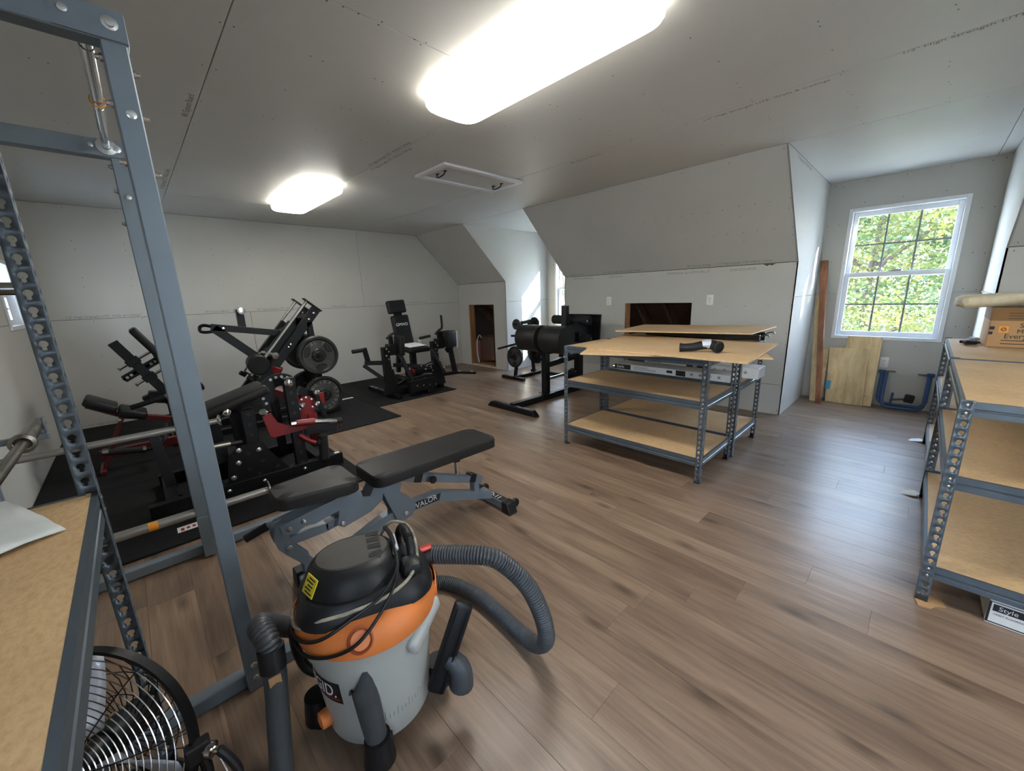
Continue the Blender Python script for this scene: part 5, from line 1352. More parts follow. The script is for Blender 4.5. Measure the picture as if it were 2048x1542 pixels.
# ------------------------------------------------------------------ plate loaded leg press
XN, XF, XM = -4.95, -5.36, -5.155
MZ = .012
t = thing('leg_press', 'black plate loaded leg press with chrome guide rods against the end wall', 'gym machine', (XM, .9, MZ))
rd = V((0, .655, .755)).normalized(); rn = V((0, -rd.z, rd.y))
def R_(x, s): return V((x, 1.60, 1.265)) + rd * -s
for x in (XN, XF):
    f = part('guide_rail', MB().bar(R_(x, 0), R_(x, 1.28), .06, .095, rn), MAT['black_steel'], t)
    part('guide_rod', MB().tube([R_(x, -.01) + rn * .125, R_(x, 1.02) + rn * .125], .0155, 14), MAT['tube_steel'], f)
    part('end_plate', MB().box(R_(x, -.012) + rn * .055, (.075, .012, .235), Matrix((V((1, 0, 0)), rd, rn)).transposed(), .002), MAT['black_steel'], f)
    for s in (.06, .15, .50, .54):
        part('bolt', MB().lathe([(.011, 0), (.011, .005), (0, .007)], R_(x, s) + V((.03, 0, 0)), (1, 0, 0), 10), MAT['bolt'], f)
    for s in (.72, .86, 1.0): part('step_pin', MB().bar(R_(x, s) + rn * .02, R_(x, s) + rn * .125, .018, .018), MAT['black_steel'], f)
    part('rod_clamp', MB().box(R_(x, 1.03) + rn * .115, (.055, .05, .07), Matrix((V((1, 0, 0)), rd, rn)).transposed(), .006), MAT['black_steel'], f)
    part('rear_upright', MB().bar((x, 1.545, MZ + .005), (x, 1.50, 1.12), .06, .06, (0, 1, 0)), MAT['black_steel'], t)
    part('base_rail', MB().bar((x, .10, MZ + .03), (x, 1.72, MZ + .03), .06, .06), MAT['black_steel'], t)
for (y, z) in ((.14, .03), (1.69, .03)): part('cross_member', MB().bar((XF, y, MZ + z), (XN, y, MZ + z), .06, .058), MAT['black_steel'], t)
part('cross_member', MB().bar(R_(XF, .13), R_(XN, .13), .06, .06, rn), MAT['black_steel'], t)
part('cross_member', MB().bar(R_(XF, .95), R_(XN, .95), .06, .06, rn), MAT['black_steel'], t)
# carriage
cg = part('carriage', MB().bar(R_(XM + .14, .28) + rn * .09, R_(XM + .14, .72) + rn * .09, .05, .10, rn).bar(R_(XM - .14, .28) + rn * .09, R_(XM - .14, .72) + rn * .09, .05, .10, rn).bar(R_(XM - .15, .40) + rn * .09, R_(XM + .15, .40) + rn * .09, .08, .05, rn).bar(R_(XM - .15, .68) + rn * .09, R_(XM + .15, .68) + rn * .09, .08, .05, rn), MAT['black_steel'], t)
tip = V((XM + .05, .60, 1.125))
part('carriage_arm', MB().bar(tip, (XM + .05, 1.30, .995), .06, .068).bar(tip + V((0, .02, -.01)), (XM + .05, 1.02, .70), .06, .085), MAT['black_steel'], t)
lp = [tip + V((0, .02, .0)), tip + V((-.03, -.045, .02)), tip + V((-.03, -.085, .005)), tip + V((-.02, -.085, -.04)), tip + V((0, -.03, -.05)), tip + V((0, .04, -.04))]
part('carriage_loop', MB().tube(catmull(lp, 4), .016, 8), MAT['black_steel'], t)
for p in ((XM + .08, .70, 1.105), (XM + .08, 1.0, .745)): part('bolt', MB().lathe([(.014, 0), (.014, .006), (0, .008)], p, (1, 0, 0), 10), MAT['bolt'], t)
po = part('peg_post', MB().bar((XM + .04, .875, 1.07), (XM + .04, .875, 1.29), .065, .065, (0, 1, 0)), MAT['black_steel'], t)
part('peg', MB().tube([(XM - .06, .868, 1.275), (XM + .13, .880, 1.275)], .030, 16).lathe([(.03, 0), (.036, .003), (.036, .02), (.018, .022), (0, .022)], (XM + .12, .880, 1.275), (1, 0, 0), 18), MAT['chrome'], po)
pg = part('peg', MB().tube([(XM + .06, 1.02, .80), (XN + .10, 1.085, .785)], .030, 16).lathe([(.03, 0), (.036, .003), (.036, .02), (.018, .022), (0, .022)], (XN + .09, 1.08, .786), (1, .2, 0), 18), MAT['chrome'], t)
part('roller_pad', MB().lathe([(0, -.13), (.095, -.13), (.105, -.12), (.105, .12), (.095, .13), (0, .13)], (XN - .02, .93, .705), (1, -.12, 0), 32), MAT['vinyl'], t)
part('roller_bracket', MB().bar((XN - .05, .98, .66), (XN + .02, 1.13, .585), .09, .095), MAT['red_steel'], t, label='red roller bracket')
part('sector_plate', MB().prism([(.02, .06)] + [(.16 * math.cos(a), .16 * math.sin(a)) for a in [math.radians(40 + 15 * k) for k in range(12)]] + [(-.06, -.02)], (-3.62, .785, .625), (0, 1, 0), (0, 0, 1), .012), MAT['black_steel'], t) if 0 else None
# back rest
bd = V((0, .49, -.87)).normalized(); bn = V((0, .87, .49)).normalized()
p0 = V((-4.93, .005, 1.165)); p1 = V((-4.93, .245, .74))
Rb = Matrix((V((1, 0, 0)), (p1 - p0).normalized(), V((1, 0, 0)).cross((p1 - p0).normalized()))).transposed()
L_ = (p1 - p0).length
part('back_pad', MB().box((p0 + p1) / 2, (.30, L_, .062), Rb, .02, 3), MAT['vinyl'], t)
part('head_pad', MB().box(p0.lerp(p1, .80) , (.32, .28, .075), Rb, .02, 3), MAT['vinyl'], t)
q0 = V((-4.93, -.135, 1.055)); q1 = V((-4.93, .22, .40)); nq = Rb @ V((0, 0, 1))
part('back_post', MB().bar(q0, q1, .065, .075, nq), MAT['black_steel'], t)
for f in (.28, .52):
    c = q0.lerp(q1, f)
    g = part('guide_sleeve', MB().box(c, (.085, .06, .10), Rb, .004), MAT['black_steel'], t)
    s = 1 if nq.y > 0 else -1
    part('guide_pin', MB().tube([c - nq * s * .11, c + nq * s * .15], .012, 10).box(c - nq * s * .115, (.075, .03, .012), Rb, .002), MAT['chrome'], g)
c = q0.lerp(q1, .40)
part('selector_plate', MB().box(c, (.01, .065, .30), Rb, .004).box(c, (.01, .03, .31), Rb, .004), MAT['black_steel'], t)
for s in (-.12, -.085, .085, .12): part('selector_hole', MB().lathe([(0, 0), (.012, 0), (.012, .001), (0, .001)], c + nq * s + V((.0055, 0, 0)), (1, 0, 0), 12), MAT['drywall'], t)
part('seat_hinge', MB().box((-4.93, .15, .50), (.14, .30, .10), rotm(-14, 0, 0), .01).box((-4.93, .02, .52), (.10, .10, .07), rotm(20, 0, 0), .008), MAT['black_steel'], t)
part('seat_pad', MB().box((-4.93, .27, .55), (.34, .30, .07), rotm(12, 0, 0), .02, 3), MAT['vinyl'], t)
part('seat_column', MB().bar((-4.93, .16, MZ), (-4.93, .16, .50), .07, .07, (0, 1, 0)).bar((-4.93, .16, MZ + .10), (-4.93, .80, MZ + .18), .06, .06), MAT['black_steel'], t)
part('bolt', MB().lathe([(.013, 0), (.013, .006), (0, .008)], (-4.896, .125, .455), (1, 0, 0), 10), MAT['bolt'], t)
# pegs for plates on both rear uprights
for (x, s) in ((XN, 1), (XF, -1)):
    for z in (.735, .262):
        part('plate_peg', MB().tube([(x + s * .03, 1.525, z), (x + s * .20, 1.525, z)], .0245, 16), MAT['black_steel'], t)
iron_plate((XN + .065, 1.525, .735), (1, 0, 0), .225, .035, 'inner big iron plate on the upper peg of the leg press, behind the dusty one', 0)
iron_plate((XN + .105, 1.525, .735), (1, 0, 0), .222, .035, 'big dusty iron plate with three grip slots on the leg press upper peg', 3, [('45 LBS', 90, .05)])
iron_plate((XN + .10, 1.525, .262), (1, 0, 0), .222, .04, 'big iron plate with raised lettering on the leg press lower peg', 0, [('20.4KILOS', 100, .055), ('BARBELL', 0, .055), ('45LBS', 235, .055)])
iron_plate((XF - .075, 1.525, .735), (-1, 0, 0), .225, .04, 'big black iron plate on the upper wall side peg of the leg press', 0)
iron_plate((XF - .075, 1.525, .262), (-1, 0, 0), .222, .04, 'big black iron plate on the lower wall side peg of the leg press', 0)

# ------------------------------------------------------------------ red framed bench
t = thing('incline_bench', 'red framed bench with black pads beside the end wall', 'bench', (-4.62, -.1, MZ))
def padbar(p0, p1, w, th, name):
    p0, p1 = V(p0), V(p1); d = (p1 - p0).normalized(); n = V((1, 0, 0)).cross(d)
    part(name, MB().box((p0 + p1) / 2, (w, (p1 - p0).length, th), Matrix((V((1, 0, 0)), d, n)).transposed(), .02, 3), MAT['vinyl'], t)
padbar((-4.62, -.372, .638), (-4.62, -.200, .525), .27, .065, 'head_pad')
padbar((-4.62, -.196, .512), (-4.62, -.03, .435), .27, .065, 'seat_pad')
part('pad_frame', MB().bar((-4.62, -.372, .585), (-4.62, -.19, .462), .06, .03).bar((-4.62, -.20, .462), (-4.62, .12, .36), .06, .04), MAT['dark_red'], t)
for x in (-4.68, -4.56): part('leg', MB().bar((x, -.18, .455), (x, -.37, MZ + .01), .026, .026), MAT['dark_red'], t)
part('cross_foot', MB().bar((-4.76, -.37, MZ + .019), (-4.48, -.37, MZ + .019), .036, .03), MAT['dark_red'], t)
part('base_beam', MB().bar((-4.62, -.37, MZ + .14), (-4.62, .18, MZ + .14), .06, .07).bar((-4.62, .17, MZ), (-4.62, .17, MZ + .16), .06, .06, (0, 1, 0)), MAT['dark_red'], t)
part('bolt', MB().lathe([(.013, 0), (.013, .006), (0, .008)], (-4.515, -.20, .44), (1, 0, 0), 10), MAT['bolt'], t)
rb = part('foam_roller', MB().tube([(-4.36, -.315, .235), (-4.36, -.10, .195)], .026, 14), MAT['foam_black'], t)
part('roller_bar', MB().tube(catmull([(-4.36, -.10, .195), (-4.36, -.03, .19), (-4.36, .02, .21), (-4.40, .05, .26), (-4.55, .08, .33)], 4), .016, 10), MAT['black_steel'], t)
part('end_cap', MB().tube([(-4.36, -.335, .238), (-4.36, -.30, .232)], .030, 14), MAT['chrome'], rb)
part('end_cap', MB().tube([(-4.36, -.105, .196), (-4.36, -.085, .194)], .030, 14), MAT['chrome'], rb)

# ------------------------------------------------------------------ red armed curl machine
XB = -3.30
t = thing('curl_machine', 'black perforated steel curl machine with red arms and long black pad', 'gym machine', (-3.55, .45, MZ))
def perf(p0, p1, w, hs, up, name, holes=True, xface=1, parent=None, r=.014, mat='black_steel'):
    p0, p1 = V(p0), V(p1)
    o = part(name, MB().bar(p0, p1, w, hs, up, .003), MAT[mat], parent or t)
    if holes:
        d = (p1 - p0); n = int(d.length / .075)
        for k in range(n):
            c = p0.lerp(p1, (k + .6) / n) + V((xface * (w / 2 if abs(V(up).x) < .5 else hs / 2) + xface * .0003, 0, 0))
            part('hole', MB().lathe([(0, 0), (r, 0), (r, .0008), (0, .0008)], c, (xface, 0, 0), 12), MAT['label_dark'], o)
    return o
UPX = (0, 1, 0)
perf((XB, .795, MZ + .05), (XB, .795, .79), .06, .080, UPX, 'front_upright')
perf((XB - .02, .50, MZ + .05), (XB - .02, .50, .60), .06, .085, UPX, 'rear_upright')
perf((XB - .55, .50, MZ + .05), (XB - .55, .50, .60), .06, .085, UPX, 'rear_upright', False)
perf((XB - .55, .795, MZ + .05), (XB - .55, .795, .60), .06, .062, UPX, 'front_upright', False)
bb_ = perf((XB + .02, -.12, MZ + .045), (XB + .02, 1.10, MZ + .045), .06, .088, (0, 0, 1), 'base_beam', False)
for y in (.30, .52, .80): part('bolt', MB().lathe([(.014, 0), (.014, .005), (.009, .010), (0, .012)], (XB + .05, y, MZ + .045), (1, 0, 0), 10), MAT['bolt'], bb_)
part('paper_tag', MB().ab((XB + .0, 1.045, MZ + .0893), (XB + .035, 1.085, MZ + .0897)), MAT['paper'], bb_)
perf((XB - .57, -.05, MZ + .045), (XB - .57, 1.10, MZ + .045), .06, .088, (0, 0, 1), 'base_beam', False)
for (y, z) in ((.0, .045), (.62, .045), (.95, .045)): 
    o = part('cross_member', MB().bar((XB - .54, y, MZ + z), (XB - .01, y, MZ + z), .07, .07, (0, 0, 1), .003), MAT['black_steel'], t)
    for k in range(6): part('hole', MB().lathe([(0, 0), (.013, 0), (.013, .0008), (0, .0008)], (XB - .48 + .085 * k, y, MZ + z + .0355), (0, 0, 1), 12), MAT['label_dark'], o)
# gusset on the near side
gp = part('gusset_plate', MB().prism([(.30, .09), (.33, .30), (.40, .36), (.55, .36), (.58, .28), (.70, .10)], (XB + .035, 0, 0), (0, 1, 0), (0, 0, 1), .008, .001), MAT['black_steel'], t)
for (y, z, s) in ((.40, .33, 1), (.52, .30, 1), (.385, .24, 1), (.34, .14, 1)): part('bolt', MB().lathe([(.018, 0), (.018, .005), (.011, .007), (.011, .013), (0, .015)], (XB + .039, y, z), (1, 0, 0), 12), MAT['bolt'], gp)
for (y, z) in ((.44, .17), (.53, .21), (.62, .14), (.50, .12), (.45, .29)): part('hole', MB().lathe([(0, 0), (.014, 0), (.014, .0008), (0, .0008)], (XB + .0392, y, z), (1, 0, 0), 12), MAT['label_dark'], gp)
part('pivot_cap', MB().lathe([(.030, 0), (.032, .006), (.030, .016), (.018, .026), (0, .030)], (XB + .03, .785, .755), (1, 0, 0), 24), MAT['chrome'], t)
# long pad
d = V((0, .50, .145)).normalized(); c0 = V((-3.52, .675, .715)); c1 = V((-3.52, .13, .557))
n = V((1, 0, 0)).cross(d)
part('long_pad', MB().box((c0 + c1) / 2, (.31, (c1 - c0).length, .075), Matrix((V((1, 0, 0)), d, n)).transposed(), .028, 3), MAT['vinyl_dusty'], t)
part('pad_rail', MB().bar(c0 - n * .06 - d * .10, c1 - n * .06, .07, .05, n), MAT['black_steel'], t)
part('pad_knob', MB().lathe([(0, 0), (.022, 0), (.026, .01), (.026, .03), (.02, .034), (0, .034)], (-3.36, .385, .60), (1, 0, 0), 16), MAT['chrome'], t)
part('pad_support', MB().bar((-3.52, .32, .06), (-3.52, .32, .56), .06, .06, UPX), MAT['black_steel'], t); part('pad_support', MB().bar((-3.52, .16, .06), (-3.52, .18, .49), .06, .06, UPX), MAT['black_steel'], t)
hg = part('arm_grip', MB().tube([(-3.80, -.10, .66), (-3.80, .10, .70)], .018, 10), MAT['black_steel'], t)
part('end_cap', MB().tube([(-3.80, .095, .70), (-3.80, .125, .705)], .021, 12), MAT['chrome'], hg)
# black selector sector behind the front upright
mb = MB(); q = [(.155 * math.cos(math.radians(a)), .155 * math.sin(math.radians(a))) for a in range(50, 226, 11)] + [(.055 * math.cos(math.radians(a)), .055 * math.sin(math.radians(a))) for a in range(225, 49, -22)]
sp_ = part('selector_sector', mb.prism(q, (-3.45, .765, .655), (0, 1, 0), (0, 0, 1), .012), MAT['black_steel'], t)
for a in (62, 80, 98, 116, 152, 170, 190, 210): part('hole', MB().lathe([(0, 0), (.011, 0), (.011, .0008), (0, .0008)], V((-3.4438, .765 + .128 * math.cos(math.radians(a)), .655 + .128 * math.sin(math.radians(a)))), (1, 0, 0), 12), MAT['silver_tag'], sp_)
# red parts
part('red_lever', MB().prism([(.575, .545), (.635, .555), (.665, .475), (.73, .435), (.86, .435), (.86, .375), (.625, .365), (.605, .38)], (XB + .045, 0, 0), (0, 1, 0), (0, 0, 1), .012, .001), MAT['red_steel'], t, label='bent red lever plate')
part('lever_knob', MB().lathe([(0, 0), (.024, .002), (.030, .012), (.024, .026), (0, .03)], (XB + .05, .59, .565), (.6, -.3, .6), 18), MAT['chrome'], t)
part('red_sector', MB().prism([(-.055, -.13), (.03, -.13), (.05, -.06)] + [(.082 * math.cos(math.radians(a)), .082 * math.sin(math.radians(a))) for a in range(-10, 200, 15)] + [(-.075, -.05)], (-3.42, .925, .515), (0, 1, 0), (0, 0, 1), .02, .002), MAT['red_steel'], t, label='red selector disc')
for (dy, dz) in ((-.058, .025), (-.035, .055), (0, .066), (-.06, -.02), (.04, -.02), (.04, .045)): part('bolt', MB().lathe([(.010, 0), (.010, .004), (0, .006)], (-3.41, .93 + dy, .52 + dz), (1, 0, 0), 10), MAT['bolt'], t)
part('red_arm', MB().bar((-3.42, .955, .45), (-3.42, .955, .22), .05, .07, UPX), MAT['red_steel'], t, label='red swing arm'); part('red_strut', MB().bar((-3.42, .86, .60), (-3.62, .76, .64), .05, .06), MAT['red_steel'], t)
part('red_link', MB().bar((-3.40, 1.0, .56), (-3.44, 1.07, .555), .03, .09), MAT['red_steel'], t)
part('black_link', MB().bar((-3.39, 1.0, .62), (-3.39, 1.06, .33), .02, .035, UPX).bar((-3.50, .90, .64), (-3.50, 1.02, .57), .07, .07), MAT['black_steel'], t)
for (y, z) in ((1.0, .625), (.99, .53), (.885, .54)): part('knob', MB().lathe([(0, 0), (.022, .002), (.024, .014), (.016, .024), (0, .026)], (-3.375, y, z), (1, 0, 0), 16), MAT['chrome'], t)
pgp = part('weight_peg', MB().tube([(-3.20, .90, .436), (-3.19, 1.085, .398)], .019, 14), MAT['chrome'], t)
part('peg_sleeve', MB().tube([(-3.205, .775, .45), (-3.20, .905, .435)], .026, 14), MAT['red_steel'], pgp, label='red peg sleeve')
part('peg_collar', MB().tube([(-3.19, 1.07, .40), (-3.189, 1.105, .394)], .026, 14), MAT['black_plastic'], pgp)
part('peg_nut', MB().tube([(-3.206, .742, .452), (-3.205, .775, .45)], .022, 12), MAT['chrome'], pgp)
part('low_arm', MB().bar((-3.33, .86, .345), (-3.30, 1.10, .32), .04, .075), MAT['charcoal_steel'], t)
part('red_hook', MB().tube(catmull([(-3.29, .90, .40), (-3.26, 1.05, .375), (-3.25, 1.10, .37), (-3.25, 1.115, .33)], 4), .010, 8), MAT['red_steel'], t)
part('red_tube', MB().tube(catmull([(-3.27, .80, .335), (-3.25, .86, .275), (-3.23, .93, .235)], 4), .020, 12), MAT['red_steel'], t)
part('foam_roller', MB().tube([(-3.23, .95, MZ + .09), (-3.23, .96, .30)], .036, 18).tube([(-3.23, .905, .26), (-3.23, .925, .245)], .03, 14), MAT['foam_black'], t)
part('chrome_peg', MB().tube([(XB + .03, .20, .40), (XB + .01, .36, .385)], .022, 14), MAT['steel_bare'], t)
part('peg_end', MB().tube([(XB + .012, .355, .385), (XB + .0, .43, .378)], .019, 14), MAT['black_plastic'], t)
part('rear_leg', MB().bar((-3.68, -.02, .50), (-3.60, .015, MZ + .03), .055, .06, UPX).bar((-3.60, -.0, MZ + .03), (-3.32, .12, MZ + .03), .055, .05), MAT['black_steel'], t)
part('black_box', MB().box((-3.42, .27, .30), (.14, .16, .13), None, .006), MAT['black_plastic'], t)

# ------------------------------------------------------------------ seated hip machine
t = thing('hip_machine', 'black seated hip machine with headrest and two side knee pads by the end wall', 'gym machine', (-5.2, 2.95, MZ))
def RB(p0, p1, w, h, name, mat='black_steel', up=(0, 0, 1), lab=None, par=None): return part(name, MB().bar(p0, p1, w, h, up, .003), MAT[mat], par or t, lab)
d = V((-.20, 0, .98)).normalized(); nb = V((.98, 0, .20)); sy = V((0, 1, 0)); Rm = Matrix((nb, sy, d)).transposed()
bc = V((-5.60, 2.985, 0))
part('back_pad', MB().box((-5.60, 3.035, .86), (.07, .29, .48), Rm @ rotm(2, 0, 0), .025, 3), MAT['vinyl'], t)
part('head_pad', MB().box((-5.68, 3.01, 1.225), (.075, .30, .20), Rm @ rotm(3, 0, 0), .025, 3), MAT['vinyl'], t)
part('neck_plate', MB().box((-5.665, 3.02, 1.08), (.03, .13, .20), Rm), MAT['black_steel'], t)
part('lettering', text_mb('GMWD', .062, V((-5.60, 3.035, .93)) + nb * .0365 + V((0, -.115, 0)), (0, 1, .03), d, .001), MAT['letters_white'], t)
part('seat_pad', MB().box((-5.34, 3.04, .605), (.44, .36, .075), rotm(0, 4, 0), .028, 3), MAT['vinyl'], t)
mb = MB()
pk = part('folded_papers', MB().box((-5.36, 3.05, .652), (.30, .30, .010), rotm(0, 4, 4), .002), MAT['paper'], t)
for k in range(4):
    part('print_stripe', MB().box((-5.44 + .07 * k, 3.05, .6585 - .005 * k), (.02, .26, .001), rotm(0, 4, 4)), MAT['letters_black'], pk)
RB((-5.36, 3.04, MZ + .06), (-5.36, 3.04, .57), .08, .08, 'seat_column', up=(0, 1, 0))
RB((-5.75, 2.98, .20), (-5.60, 2.99, 1.0), .06, .06, 'back_column', up=(0, 1, 0))
RB((-5.76, 3.0, MZ + .05), (-4.75, 2.93, MZ + .06), .09, .09, 'main_beam')
RB((-5.70, 2.46, MZ + .032), (-4.78, 2.46, MZ + .032), .07, .06, 'base_foot'); RB((-5.70, 3.40, MZ + .032), (-4.98, 3.40, MZ + .032), .07, .06, 'base_foot') if 0 else RB((-5.62, 3.28, MZ + .032), (-4.92, 3.24, MZ + .032), .07, .06, 'base_foot')
for x in (-5.62, -5.5): part('foot_mark', MB().ab((x, 2.44, MZ + .0622), (x + .04, 2.475, MZ + .0628)), MAT['silver_tag'], t)
RB((-5.05, 2.46, MZ + .05), (-5.05, 3.24, MZ + .05), .08, .08, 'cross_beam'); RB((-4.80, 2.62, MZ + .14), (-4.82, 3.05, MZ + .14), .10, .16, 'front_box')
for k in range(4): part('bolt', MB().lathe([(.010, 0), (.010, .004), (0, .005)], (-4.745, 2.72 + .10 * k, MZ + .15 - .01 * k), (1, 0, 0), 8), MAT['bolt'], t)
for (y0, y1, yy) in ((2.40, 2.42, 2.41), (3.165, 3.20, 3.18)):
    o = RB((-4.98, y1, MZ + .05), (-4.95, y0, .72), .085, .09, 'side_post', up=(0, 1, 0))
    for (dy, z) in ((-.01, .70), (.02, .66), (-.02, .61), (.01, .56)): part('bolt', MB().lathe([(.013, 0), (.013, .006), (0, .008)], (-4.905, yy + dy, z), (1, 0, 0), 10), MAT['bolt'], o)
    part('clamp_block', MB().box((-4.95, yy + .08, .68), (.11, .12, .15), None, .01), MAT['black_steel'], o)
    part('post_gusset', MB().prism([(-.12, 0), (.12, 0), (.06, .34), (-.05, .34)], (-4.925, yy + .01, MZ + .06), (0, 1, 0), (0, 0, 1), .012), MAT['black_steel'], o)
# handles
for (y, s) in ((2.50, -1), (3.27, 1)):
    h0 = V((-4.95, y, .72))
    hb_ = RB(h0, h0 + V((0, s * .005, .14)), .05, .05, 'handle_post', up=(0, 1, 0))
    pts = [h0 + V((0, -.06 if s < 0 else -.03, .11)), h0 + V((0, .0, .155)), h0 + V((0, .055, .18)), h0 + V((-.0, .075, .23)), h0 + V((0, .085, .37))] if s < 0 else [h0 + V((0, -.06, .10)), h0 + V((0, .0, .15)), h0 + V((0, .05, .175)), h0 + V((0, .065, .22)), h0 + V((0, .06, .37))]
    part('hand_grip', MB().tube(catmull(pts, 4), .017, 10), MAT['foam_black'], hb_)
# knee pads with their arms
part('knee_pad', MB().box((-4.92, 2.60, .72), (.15, .085, .27), rotm(-4, 0, 10), .022, 3), MAT['vinyl'], t)
RB((-4.90, 2.58, .62), (-4.86, 2.72, .20), .07, .05, 'knee_arm')
part('knee_pad', MB().box((-4.93, 3.41, .735), (.20, .19, .24), rotm(0, 0, 14), .022, 3), MAT['vinyl'], t)
part('pad_back', MB().box((-4.95, 3.515, .72), (.17, .03, .24), rotm(-3, 0, 14), .004), MAT['silver_tag'], t)
RB((-4.93, 3.43, .64), (-4.93, 3.50, .22), .05, .065, 'knee_arm', up=(0, 1, 0)); RB((-4.93, 3.40, .62), (-4.93, 3.44, .56), .04, .13, 'arm_flare', up=(0, 1, 0))
RB((-4.95, 3.02, .22), (-4.92, 3.55, .20), .05, .05, 'lower_arm')
fp = RB((-4.93, 3.50, .205), (-4.80, 3.80, .165), .07, .035, 'foot_bar')
for f in (.15, .75): part('foot_pin', MB().bar(V((-4.93, 3.50, .228)).lerp(V((-4.80, 3.80, .188)), f), V((-4.93, 3.50, .228)).lerp(V((-4.80, 3.80, .188)), f + .14), .04, .012), MAT['silver_tag'], fp)
# blue-lit diagonal arm near the right post, left weight arm
RB((-4.86, 3.06, .62), (-4.80, 3.22, .26), .05, .045, 'swing_arm'); part('arm_emblem', MB().prism([(-.025, .03), (-.01, .02), (.01, .02), (.025, .03), (.012, 0), (.008, -.03), (-.008, -.03), (-.012, 0)], (-4.79, 3.20, .33), (0, 1, 0), (0, 0, 1), .004), MAT['letters_white'], t)
RB((-5.02, 2.42, .50), (-5.05, 2.15, .53), .055, .055, 'weight_arm'); RB((-5.05, 2.20, .51), (-5.05, 2.16, .73), .05, .055, 'arm_riser', up=(0, 1, 0))
part('weight_horn', MB().tube([(-5.05, 2.17, .705), (-5.05, 2.00, .70)], .026, 14), MAT['foam_black'], t)
RB((-5.05, 2.13, .50), (-4.98, 2.45, .20), .055, .05, 'arm_brace')
part('rear_horn', MB().tube([(-5.45, 3.24, .73), (-5.47, 3.44, .745)], .022, 14), MAT['foam_black'], t)
# mechanism under the seat
mech = part('linkage', MB().bar((-5.20, 2.62, .42), (-4.98, 3.06, .36), .05, .05).bar((-5.1, 2.75, .26), (-4.95, 3.16, .42), .035, .05).bar((-5.15, 2.62, .12), (-5.15, 3.2, .30), .05, .05).bar((-5.0, 2.70, .32), (-5.0, 3.2, .28), .04, .06), MAT['black_steel'], t)
part('red_stop', MB().lathe([(0, 0), (.03, 0), (.034, .01), (.034, .05), (.02, .06), (0, .06)], (-4.98, 2.80, .30), (0, 0, 1), 16), MAT['red_steel'], mech)
part('chain', MB().tube([(-4.94, 3.0 + .013 * k, .40 - .004 * (k - 6) ** 2 * .2) for k in range(12)], [.011 if k % 2 else .006 for k in range(12)], 8), MAT['chrome'], mech)
for p in ((-4.92, 2.98, .34), (-4.90, 2.90, .40), (-4.93, 3.10, .30)): part('bolt', MB().lathe([(.014, 0), (.014, .008), (0, .010)], p, (1, 0, 0), 10), MAT['bolt'], mech)
part('spring_tube', MB().tube([(-4.90, 2.66, .235), (-4.90, 2.98, .25)], .022, 12), MAT['charcoal_steel'], mech)
part('hanging_tag', MB().box((-5.25, 2.58, .30), (.05, .07, .20), None, .006), MAT['black_plastic'], mech)

# ------------------------------------------------------------------ back extension machine
t = thing('back_extension_machine', 'black back extension machine with twin half round pads in mid room', 'gym machine', (-3.25, 3.8, 0))
GX = -3.27
part('front_foot', MB().prism([(-.42, 0), (.40, 0), (.34, .06), (-.36, .06)], (GX + .03, 3.10, .004), (1, 0, 0), (0, 0, 1), .075, .003), MAT['black_steel'], t)
RB((GX, 3.12, .045), (GX, 4.62, .045), .075, .075, 'base_beam'); RB((GX - .32, 4.64, .04), (GX + .32, 4.64, .04), .075, .07, 'rear_foot')
up_ = RB((GX - .02, 3.76, .08), (GX - .02, 3.76, .66), .08, .08, 'front_upright', up=(0, 1, 0))
for z in (.20, .36, .42, .50, .56): part('bolt', MB().lathe([(.010, 0), (.010, .004), (0, .005)], (GX - .055, 3.719, z), (0, -1, 0), 8), MAT['bolt'], up_)
part('foot_plate', MB().ab((GX - .10, 3.70, .0835), (GX + .07, 3.84, .089), .002), MAT['black_steel'], up_)
RB((GX, 4.44, .08), (GX, 4.44, .80), .085, .10, 'rear_upright', up=(0, 1, 0))
RB((GX, 3.78, .46), (GX, 4.44, .50), .06, .07, 'carriage_beam'); part('slide_tube', MB().tube([(GX, 3.80, .27), (GX, 4.44, .28)], .020, 12), MAT['chrome'], t)
RB((GX, 4.05, .52), (GX, 4.15, .86), .05, .05, 'strut', up=(0, 1, 0)); RB((GX + .04, 3.95, .62), (GX + .04, 4.25, .50), .03, .035, 'strut')
part('crank_knob', MB().tube([(GX + .05, 4.16, .31), (GX + .13, 4.16, .31)], .03, 12), MAT['black_plastic'], t)
def dpad(x0, x1, yc, zc, r, name):
    q = [(r * math.cos(math.radians(a)), r * .98 * math.sin(math.radians(a))) for a in range(78, 284, 10)]
    q = [(x, z) for x, z in q] + [(.13, -r * .9), (.15, -r * .8), (.15, r * .8), (.13, r * .93)]
    part(name, MB().prism(q, (x0, yc, zc), (0, 1, 0), (0, 0, 1), x1 - x0, .006, 2, center=False), MAT['vinyl_dusty'], t)
dpad(GX - .365, GX - .03, 3.72, .795, .172, 'thigh_pad'); dpad(GX + .03, GX + .365, 3.72, .795, .172, 'thigh_pad')
RB((GX, 3.82, .60), (GX, 3.82, .90), .10, .10, 'pad_bracket', up=(0, 1, 0))
RB((GX - .34, 3.84, .80), (GX + .34, 3.84, .80), .06, .16, 'pad_backing')
RB((GX + .03, 4.10, .80), (GX + .03, 4.10, 1.19), .075, .075, 'handle_post', 'charcoal_steel', (0, 1, 0))
RB((GX, 3.84, .76), (GX, 4.46, .78), .06, .08, 'top_beam')
part('foot_board', MB().box((GX + .05, 4.47, .86), (.56, .02, .40), rotm(-4, 0, 0), .004), MAT['black_steel'], t); part('foot_board_lip', MB().box((GX + .05, 4.44, 1.058), (.58, .08, .012), rotm(-4, 0, 0), .003), MAT['black_steel'], t)
